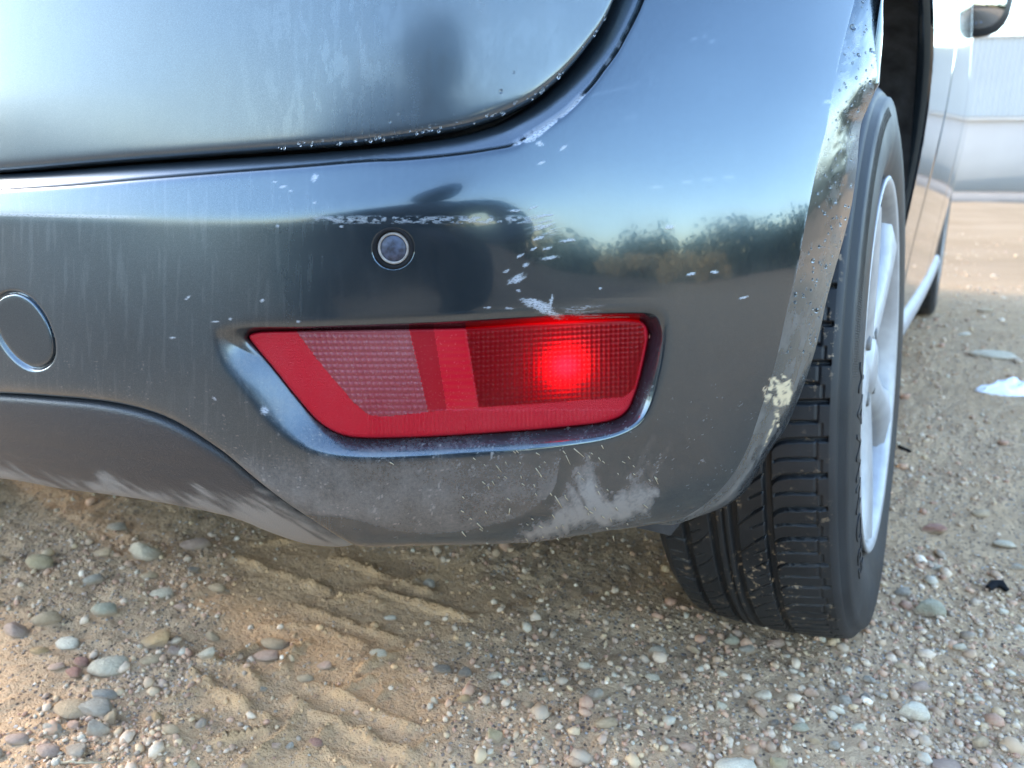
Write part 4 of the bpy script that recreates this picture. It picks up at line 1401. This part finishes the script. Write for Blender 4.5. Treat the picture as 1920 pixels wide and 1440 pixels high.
SHAPES = {}
for k in range(14):
    me_o = mesh('pebble_form', stone_shape(40 + k, 0, 0 if k < 10 else 1), ICO3[1])
    SHAPES[k] = me_o.data
    bpy.data.objects.remove(me_o)

STONES = [  # x, y, width, height in the traced layout, colour, angular, label
    (275, 1014, 75, 52, 'pale', 0, 'big smooth pale cream stone on the ground just behind the black valance'), (367, 1004, 55, 27, 'mauve', 0, 'mauve stone beside the big pale stone under the valance'),
    (75, 1046, 55, 30, 'olive', 0, 'flat olive brown pebble at the left edge below the valance'), (192, 1032, 45, 20, 'tan', 0, None), (220, 980, 35, 22, 'grey', 0, None), (177, 1077, 32, 22, 'grey', 0, None),
    (360, 1052, 30, 17, 'dark', 0, 'near black pebble below the mauve stone'), (280, 1068, 28, 17, 'tan', 0, None), (302, 1102, 48, 22, 'pale', 0, 'flat pale pebble with a pointed end left of the tread print'), (406, 1089, 40, 18, 'tan', 0, 'flat tan pebble at the edge of the tread print'),
    (197, 1135, 45, 30, 'greygreen', 0, 'half buried grey green stone in the sand on the left'), (89, 1148, 42, 30, 'tan', 0, 'round tan pebble near the left edge'), (32, 1166, 52, 30, 'mauve', 0, 'mauve pebble at the left edge'), (339, 1126, 25, 13, 'pink', 0, None),
    (125, 1191, 50, 22, 'white', 0, 'white flat pebble left of the ochre stone'), (291, 1186, 70, 40, 'ochre', 0, 'big flat ochre stone left of the tread print'), (207, 1230, 70, 42, 'pale', 0, 'large pale oval stone lying left of the tread print'),
    (287, 1223, 38, 20, 'tan', 0, None), (325, 1207, 40, 25, 'mauve', 0, None), (75, 1209, 28, 16, 'ochre', 0, None), (152, 1227, 30, 20, 'red', 0, 'dull red pebble above another red pebble on the left'), (137, 1246, 38, 22, 'red', 0, 'larger dull red pebble of the red pair on the left'), (106, 1240, 28, 14, 'pink', 0, None),
    (387, 1221, 40, 25, 'pale', 1, None), (398, 1175, 32, 22, 'tan', 1, None), (517, 1190, 52, 20, 'tan', 0, 'upper flat stone of two in the tread print'), (500, 1214, 52, 22, 'pink', 0, 'lower pinkish stone of two in the tread print'), (607, 1231, 32, 22, 'pink', 0, 'pink pebble pressed into the tread print'),
    (710, 1214, 33, 18, 'pale', 0, 'pale oval pebble on the sand right of the tread print'), (572, 1255, 30, 17, 'tan', 0, None), (492, 1280, 18, 14, 'grey', 1, None), (197, 1291, 40, 20, 'bluegrey', 0, None), (137, 1317, 65, 30, 'tan', 0, 'wide flat tan stone by the grey boulder group on the left'),
    (180, 1316, 70, 37, 'grey', 0, 'long grey stone leaning over the angular one at lower left'), (180, 1352, 52, 48, 'grey', 1, 'angular upright grey stone at lower left'), (204, 1333, 32, 32, 'tan', 1, None), (297, 1329, 37, 22, 'ochre', 0, 'ochre pebble left of the lower tread print'),
    (100, 1359, 30, 22, 'grey', 0, None), (137, 1350, 27, 17, 'pink', 0, None), (140, 1397, 48, 27, 'grey', 0, None), (92, 1402, 40, 25, 'mauve', 0, None), (35, 1381, 37, 20, 'mauve', 0, None), (360, 1415, 35, 22, 'olive', 0, 'olive pebble near the bottom edge left of centre'),
    (322, 1365, 30, 20, 'tan', 0, None), (105, 1421, 16, 30, 'white', 0, None), (805, 1077, 30, 20, 'grey', 1, 'grey stone in a hollow under the bumper'), (925, 1362, 40, 47, 'olive', 1, 'pointed olive grey stone at bottom centre'), (870, 1300, 25, 20, 'ochre', 0, None), (815, 1300, 18, 20, 'pale', 1, None),
    (872, 1247, 32, 25, 'dark', 1, None), (830, 1240, 37, 17, 'dark', 0, None), (925, 1255, 34, 15, 'pale', 0, None), (950, 1269, 27, 12, 'white', 1, None), (732, 1141, 22, 11, 'white', 0, None), (515, 1380, 25, 20, 'pink', 1, None), (542, 1379, 18, 20, 'bluegrey', 1, None), (592, 1375, 28, 14, 'red', 0, None),
    (1234, 1211, 40, 30, 'grey', 0, 'grey pebble just left of the rear tyre contact'), (1374, 1196, 30, 21, 'greygreen', 0, 'grey green pebble touching the tyre tread'), (1455, 1197, 35, 17, 'pink', 0, 'pink pebble behind the tyre tread'), (1305, 1210, 22, 20, 'tan', 0, None), (1400, 1211, 28, 14, 'grey', 0, None),
    (1097, 1242, 25, 19, 'pale', 0, None), (1112, 1300, 42, 25, 'grey', 0, None), (1225, 1261, 28, 14, 'pale', 0, None), (1137, 1352, 40, 22, 'tan', 0, None), (1350, 1316, 30, 32, 'pale', 1, 'blocky pale stone upright in the gravel below the tyre'), (1430, 1297, 35, 25, 'white', 1, 'angular white stone between the blocky stone and the tyre'),
    (1522, 1290, 32, 25, 'pink', 1, None), (1711, 1324, 56, 45, 'white', 0, 'round white pebble alone at lower right'), (1457, 1420, 52, 40, 'olive', 1, 'yellowish stone at the bottom edge beside a white one'), (1382, 1430, 72, 40, 'white', 0, 'large white stone cut by the bottom edge'),
    (1631, 1265, 26, 20, 'bluegrey', 0, None), (1726, 1277, 32, 25, 'mauve', 0, None), (1585, 1305, 25, 30, 'grey', 0, None), (1605, 1312, 20, 17, 'pink', 1, None), (1571, 1327, 30, 18, 'white', 1, None), (1742, 1135, 55, 42, 'greygreen', 1, 'angular grey green block right of the tyre'),
    (1880, 1137, 28, 20, 'white', 0, None), (1840, 954, 35, 15, 'tan', 0, None), (1887, 1010, 38, 15, 'pale', 0, None), (1750, 982, 48, 20, 'red', 0, 'flat reddish stone right of the wheel'), (1695, 1104, 30, 20, 'grey', 0, None), (1777, 1420, 55, 22, 'mauve', 0, 'long mauve stone at the bottom right edge'),
    (1672, 1220, 20, 17, 'pink', 0, None), (1840, 1375, 28, 25, 'tan', 0, None), (1565, 1395, 20, 20, 'grey', 0, None), (1452, 1346, 18, 15, 'dark', 1, None), (1537, 1332, 18, 12, 'dark', 1, None), (1620, 1303, 20, 15, 'dark', 1, None), (1035, 1358, 18, 22, 'pink', 1, None), (1175, 1357, 15, 14, 'white', 1, None),
    (1070, 1410, 25, 20, 'pink', 0, None), (1915, 1225, 18, 25, 'mauve', 0, None), (1502, 1360, 30, 20, 'greygreen', 0, None), (1610, 1359, 28, 20, 'pale', 0, None), (1530, 1383, 25, 20, 'tan', 0, None), (1290, 1392, 30, 18, 'pink', 0, None), (1866, 664, 72, 15, 'pale', 0, 'long flat pale stone far out beside the car'), (1846, 578, 34, 13, 'tan', 0, None), (1810, 623, 22, 9, 'white', 0, None),
    (1690, 1240, 22, 16, 'tan', 0, None), (1855, 1250, 24, 18, 'pink', 0, None), (1800, 1210, 22, 15, 'pale', 0, None), (1760, 1060, 24, 13, 'pale', 0, None), (1905, 1062, 26, 16, 'grey', 0, None), (990, 1310, 22, 15, 'tan', 0, None), (1020, 1262, 20, 14, 'pale', 0, None), (1180, 1238, 20, 13, 'mauve', 0, None), (640, 1420, 20, 14, 'tan', 0, None),
]
NEAR_LABEL = {}
_named = [q for q in STONES if q[6]]
_used = set()
for i, q in enumerate(STONES):
    if q[6]: continue
    szw = 'tiny' if q[2] < 19 else 'small' if q[2] < 29 else 'medium-sized' if q[2] < 40 else 'large'
    for ref in sorted(_named, key=lambda r: math.hypot(r[0] - q[0], (r[1] - q[1]) * 1.6)):
        words = ref[6].split()
        k_ = next(n for n, w_ in enumerate(words) if w_ in ('stone', 'pebble', 'block'))
        dx, dy = q[0] - ref[0], q[1] - ref[1]
        way = ('right of' if dx > 0 else 'left of') if abs(dx) > abs(dy) * 1.3 else ('in front of' if dy > 0 else 'beyond')
        t_ = f"{szw} {CNAME[q[4]]} {'angular stone' if q[5] else 'rounded pebble'} {way} the {' '.join(words[:k_ + 1])}"
        if t_ not in _used: break
    _used.add(t_)
    NEAR_LABEL[i] = t_
for i, (x, y, wpx, hpx, c, angl, lab) in enumerate(STONES):
    base = ground_at(float(x), float(y + hpx * .35))
    D = np.linalg.norm(base - CAM)
    wr_ = wpx * D / FPX / 2
    el = math.atan2(CAM[2], np.linalg.norm((base - CAM)[:2]))
    hr = hpx * D / FPX / 2
    zr_ = min(hr * .85, wr_ * .8) if not angl else hr * .95
    yr_ = max(wr_ * .62, (hr - zr_ * math.cos(el) * .7) / max(math.sin(el), .25) * .8)
    yr_ = min(yr_, wr_ * 1.1)
    k = (i * 5 % 10) if not angl and i % 3 else 10 + i % 4
    o = bpy.data.objects.new('pebble', SHAPES[k])
    if True:
        me = SHAPES[k]
        if not me.materials: me.materials.append(SMAT['grey'])
    gzv = float(ground_z(base[0], base[1]))
    o.location = (base[0], base[1], gzv + zr_ * .26)
    o.scale = (wr_, yr_, zr_)
    o.rotation_euler = (rng.uniform(-.12, .12), rng.uniform(-.15, .15), YAW + rng.uniform(-.35, .35))
    if not lab:
        lab = NEAR_LABEL[i]
    link(o, label=lab, cat='stone', group='stones lying on the sandy ground')
    o.material_slots[0].link = 'OBJECT'
    o.material_slots[0].material = SMAT[c]

# ---- gravel: everything too small to pick out
NG = 150000
u = rng.random(NG)
dist = .50 * (9.0 / .50) ** (u ** 1.45)
azm = -YAW + (rng.random(NG) - .5) * math.radians(96)
gx_ = CAM[0] + np.sin(azm) * dist; gy_ = CAM[1] + np.cos(azm) * dist
dens = fbm(gx_ * 3.5, gy_ * 3.5, 4, 1)
tr_ = track[np.clip(np.searchsorted(GY, gy_), 0, len(GY) - 1), np.clip(np.searchsorted(GX, gx_), 0, len(GX) - 1)]
right = sstep(-.25, .25, gx_ + .15 * (gy_ + .5))
prob = np.clip((.24 + .60 * right + .36 * sstep(-.42, -.62, gx_)) * sstep(.28, .60, dens), 0, 1) * (1 - .86 * tr_) * (1 - .75 * sstep(3, 8, dist))
keep = rng.random(NG) < prob
gx_, gy_, dist = gx_[keep], gy_[keep], dist[keep]
n_ = len(gx_)
rad = np.clip(rng.lognormal(-6.35, .56, n_), .0008, .0105) * (1 + .22 * np.clip(dist - 1.2, 0, 6))
gzz = ground_z(gx_, gy_)
B0, F0 = ICO1[0], ICO1[1]
var = []
for k in range(24):
    q = np.random.default_rng(k)
    V = B0 * (1 + q.uniform(-.22, .22, (len(B0), 1)))
    A_ = np.linalg.qr(q.normal(size=(3, 3)))[0]
    V = (V * np.array([1.25, .95, .75])) @ A_
    V[:, 2] *= .75
    var.append(V)
var = np.array(var)
vi = rng.integers(0, 24, n_)
P = var[vi] * rad[:, None, None] + np.stack([gx_, gy_, gzz + rad * .25], -1)[:, None]
tint = np.repeat(rng.random(n_), len(B0))
# only 20-face grains
F_ = (F0[None] + (np.arange(n_) * len(B0))[:, None, None]).reshape(-1, 3)
grav = mesh('gravel', P.reshape(-1, 3), F_, M['gravel'], smooth=True, attrs={'tint': tint})
link(grav, label='mixed fine gravel scattered over the sandy ground', cat='gravel', kind='stuff')
print('GRAVEL', n_, 'faces', len(F_))

# ---- crumbs of damp soil broken off the tread print
rid = np.clip(ridge, 0, 1)
ys_, xs_ = np.nonzero(((rid > .25) & (rng.random(rid.shape) < .16)) | ((track > .3) & (rng.random(rid.shape) < .030) & (near > .5)))
nc_ = len(ys_)
cxp = GX[xs_] + rng.normal(0, .006, nc_); cyp = GY[ys_] + rng.normal(0, .006, nc_)
rc = np.clip(rng.lognormal(-6.5, .45, nc_), .0007, .006)
Pc = var[rng.integers(0, 24, nc_)] * rc[:, None, None] + np.stack([cxp, cyp, ground_z(cxp, cyp) + rc * .3], -1)[:, None]
Fc = (F0[None] + (np.arange(nc_) * len(B0))[:, None, None]).reshape(-1, 3)
link(mesh('soil_crumbs', Pc.reshape(-1, 3), Fc, simple('orange_soil', (.58, .37, .20), .95, noise_scale=90, noise_amt=.35, Specular_IOR_Level=0.), smooth=False), label='crumbs of orange sand along the tread print', cat='sand', kind='stuff')
print('CRUMBS', nc_)

# ---- crumpled paper, straw stem, black scrap
pc = ground_at(1890., 733.)
n1_, n2_ = 26, 20
uu, vv_ = np.meshgrid(np.linspace(-1, 1, n1_), np.linspace(-1, 1, n2_))
D = np.linalg.norm(pc - CAM)
W_ = 52 * D / FPX
hx = uu * W_ * (1 - .25 * vv_ ** 2) + (fbm(uu * 3, vv_ * 3, 2, 0) - .5) * .02
hy = vv_ * .035 * (1 - .5 * np.abs(uu) ** 2)
cr = np.abs(fbm(uu * 3.1 + 4, vv_ * 2.6, 3, 2) - .5) * 2
hz = .004 + .030 * (1 - uu ** 2) ** .6 * (1 - vv_ ** 2) ** .5 * (.45 + 1.1 * cr) * (1 + .4 * uu)
ca, sa = math.cos(YAW), math.sin(YAW)
top = np.stack([hx * ca - hy * sa, hx * sa + hy * ca, hz], -1).reshape(-1, 3)
bot_ = top.copy(); bot_[:, 2] = np.maximum(top[:, 2] * .6 - .003, 0)
V, F2 = joinmesh([(top, gridfaces(n2_, n1_)), (bot_, gridfaces(n2_, n1_)[:, ::-1])])
pap = mesh('crumpled_paper', V, F2, M['paper'], smooth=False)
pap.location = (pc[0], pc[1], float(ground_z(pc[0], pc[1])))
link(pap, label='crumpled white scrap of paper on the ground at the right edge', cat='litter')


def tube(name, pts, rad_, mat):
    pts = np.asarray(pts)
    tg = np.gradient(pts, axis=0); tg /= np.linalg.norm(tg, axis=1, keepdims=True)
    s_ = np.cross(tg, [0, 0, 1.]); s_ /= np.linalg.norm(s_, axis=1, keepdims=True)
    u_ = np.cross(s_, tg)
    a = np.linspace(0, 2 * np.pi, 7, endpoint=False)
    V = pts[:, None] + (np.cos(a)[None, :, None] * s_[:, None] + np.sin(a)[None, :, None] * u_[:, None]) * np.asarray(rad_)[:, None, None]
    return mesh(name, V.reshape(-1, 3), gridfaces(len(pts), 7, True)[:, ::-1], mat)


sp_ = dense([(112, 1416), (135, 1424), (165, 1425), (190, 1418), (206, 1402)], 8)
g_ = ground_at(sp_[:, 0], sp_[:, 1], .01)
g_[:, 2] = ground_z(g_[:, 0], g_[:, 1]) + .004 + .010 * np.sin(np.linspace(0, np.pi, len(g_)))
stem = tube('straw_stem', g_, np.linspace(.0012, .0006, len(g_)), M['grass'])
link(stem, label='curved pale straw stem on the ground at lower left', cat='straw')
bs = ground_at(np.array([1852., 1862, 1876, 1890]), np.array([1106., 1099, 1100, 1106]))
bs[:, 2] = ground_z(bs[:, 0], bs[:, 1]) + np.array([.003, .007, .007, .003])
link(tube('rubber_scrap', bs, [.004, .0065, .006, .003], M['black']), label='small black rubber scrap on the gravel right of the tyre', cat='litter')
tw = ground_at(np.array([1684., 1692, 1702, 1708]), np.array([842., 846, 850, 852]))
tw[:, 2] = ground_z(tw[:, 0], tw[:, 1]) + .004
link(tube('dark_twig', tw, [.003, .004, .004, .002], M['black']), label='short dark twig on the ground close to the wheel', cat='twig')

# ================================================================ behind the camera, seen in the paint
def leafmass(name, cen, n_, size, mat, **k):
    cen = np.asarray(cen)
    c = cen[rng.integers(0, len(cen), n_)]
    dirs = rng.normal(size=(n_, 3)); dirs /= np.linalg.norm(dirs, axis=1, keepdims=True)
    p = c[:, :3] + dirs * c[:, 3:4] * (rng.random((n_, 1)) ** .4) * np.array([1, 1, .8])
    p[:, 2] = np.maximum(p[:, 2], .02)
    a = rng.normal(size=(n_, 3)); a /= np.linalg.norm(a, axis=1, keepdims=True)
    b = np.cross(a, rng.normal(size=(n_, 3))); b /= np.linalg.norm(b, axis=1, keepdims=True)
    s_ = size * rng.uniform(.5, 1.4, (n_, 1))
    V = np.stack([p - a * s_, p + b * s_ * .6, p + a * s_, p - b * s_ * .6], 1)
    return link(mesh(name, V.reshape(-1, 3), np.arange(n_ * 4).reshape(-1, 4), mat, smooth=False), **k)


cen = []
for k in range(330):
    a_ = math.radians(rng.uniform(-95, 150))          # from straight behind the car towards its right
    d_ = rng.uniform(17, 22)
    hgt = .7 + 1.05 * sstep(35, 70, math.degrees(a_)) + 1.2 * sstep(-5, -45, math.degrees(a_)) + rng.uniform(-.3, .4)
    for z_ in np.arange(.4, hgt, .8):
        cen.append((d_ * math.sin(a_), -.9 - d_ * math.cos(a_), z_, rng.uniform(.8, 1.3)))
leafmass('hedgerow', cen, 40000, .16, M['hedge'], label='dark hedgerow behind the viewer, mirrored in the bumper', cat='hedge', kind='stuff')
gb = []
for k in range(60):
    a_ = math.radians(rng.uniform(57, 84)); d_ = rng.uniform(14, 15.5)
    gb.append((d_ * math.sin(a_), -.9 - d_ * math.cos(a_), .2 + .6 * rng.random(), rng.uniform(.25, .4)))
leafmass('dry_grass', gb, 11000, .10, M['bank'], label='bank of dry grass behind the viewer, mirrored in the bumper', cat='grass', kind='stuff')
# the photographer: one skinned figure
def person(loc, yaw_):
    J = {'pel': (-.14, -.12, .36), 'chest': (-.04, -.02, .70), 'neck': (0, .02, .86), 'head': (0, .06, .95), 'top': (0, .05, 1.09),
         'hl': (-.26, -.08, .34), 'kl': (-.33, .26, .50), 'al': (-.29, .02, .10), 'tl': (-.30, .18, .04),
         'hr': (-.02, -.08, .34), 'kr': (.06, .24, .46), 'ar': (.02, .00, .10), 'tr': (.04, .16, .04),
         'sl': (-.20, -.01, .78), 'el': (-.27, .16, .58), 'wl': (-.13, .33, .50), 'nl': (-.08, .38, .49),
         'sr': (.20, -.01, .78), 'er': (.24, .16, .58), 'wr': (.07, .33, .50), 'nr': (.02, .38, .49)}
    Rr = {'pel': .16, 'chest': .18, 'neck': .06, 'head': .09, 'top': .085, 'hl': .11, 'kl': .08, 'al': .05, 'tl': .04, 'hr': .11, 'kr': .08, 'ar': .05, 'tr': .04,
          'sl': .08, 'el': .06, 'wl': .038, 'nl': .03, 'sr': .08, 'er': .06, 'wr': .038, 'nr': .03}
    E_ = [('pel', 'chest'), ('chest', 'neck'), ('neck', 'head'), ('head', 'top'), ('pel', 'hl'), ('hl', 'kl'), ('kl', 'al'), ('al', 'tl'), ('pel', 'hr'), ('hr', 'kr'), ('kr', 'ar'), ('ar', 'tr'),
          ('chest', 'sl'), ('sl', 'el'), ('el', 'wl'), ('wl', 'nl'), ('chest', 'sr'), ('sr', 'er'), ('er', 'wr'), ('wr', 'nr')]
    ks = list(J)
    me = bpy.data.meshes.new('person')
    me.from_pydata([J[k] for k in ks], [(ks.index(a), ks.index(b)) for a, b in E_], [])
    o = bpy.data.objects.new('person', me)
    COL.objects.link(o)
    md = o.modifiers.new('skin', 'SKIN')
    for i, k in enumerate(ks):
        me.skin_vertices[0].data[i].radius = (Rr[k], Rr[k] * (.72 if k in ('pel', 'chest') else 1))
    me.skin_vertices[0].data[0].use_root = True
    o.modifiers.new('sub', 'SUBSURF').levels = 1
    me.materials.append(M['cloth'])
    o.location = loc; o.rotation_euler = (0, 0, yaw_)
    return o


ph_ = person((.26, -1.78, 0), math.radians(16))
ph_.scale = (1.85, 1.1, .95)
link(ph_, label='person in dark clothes crouching behind the viewer, a dark band mirrored in the tailgate', cat='person')
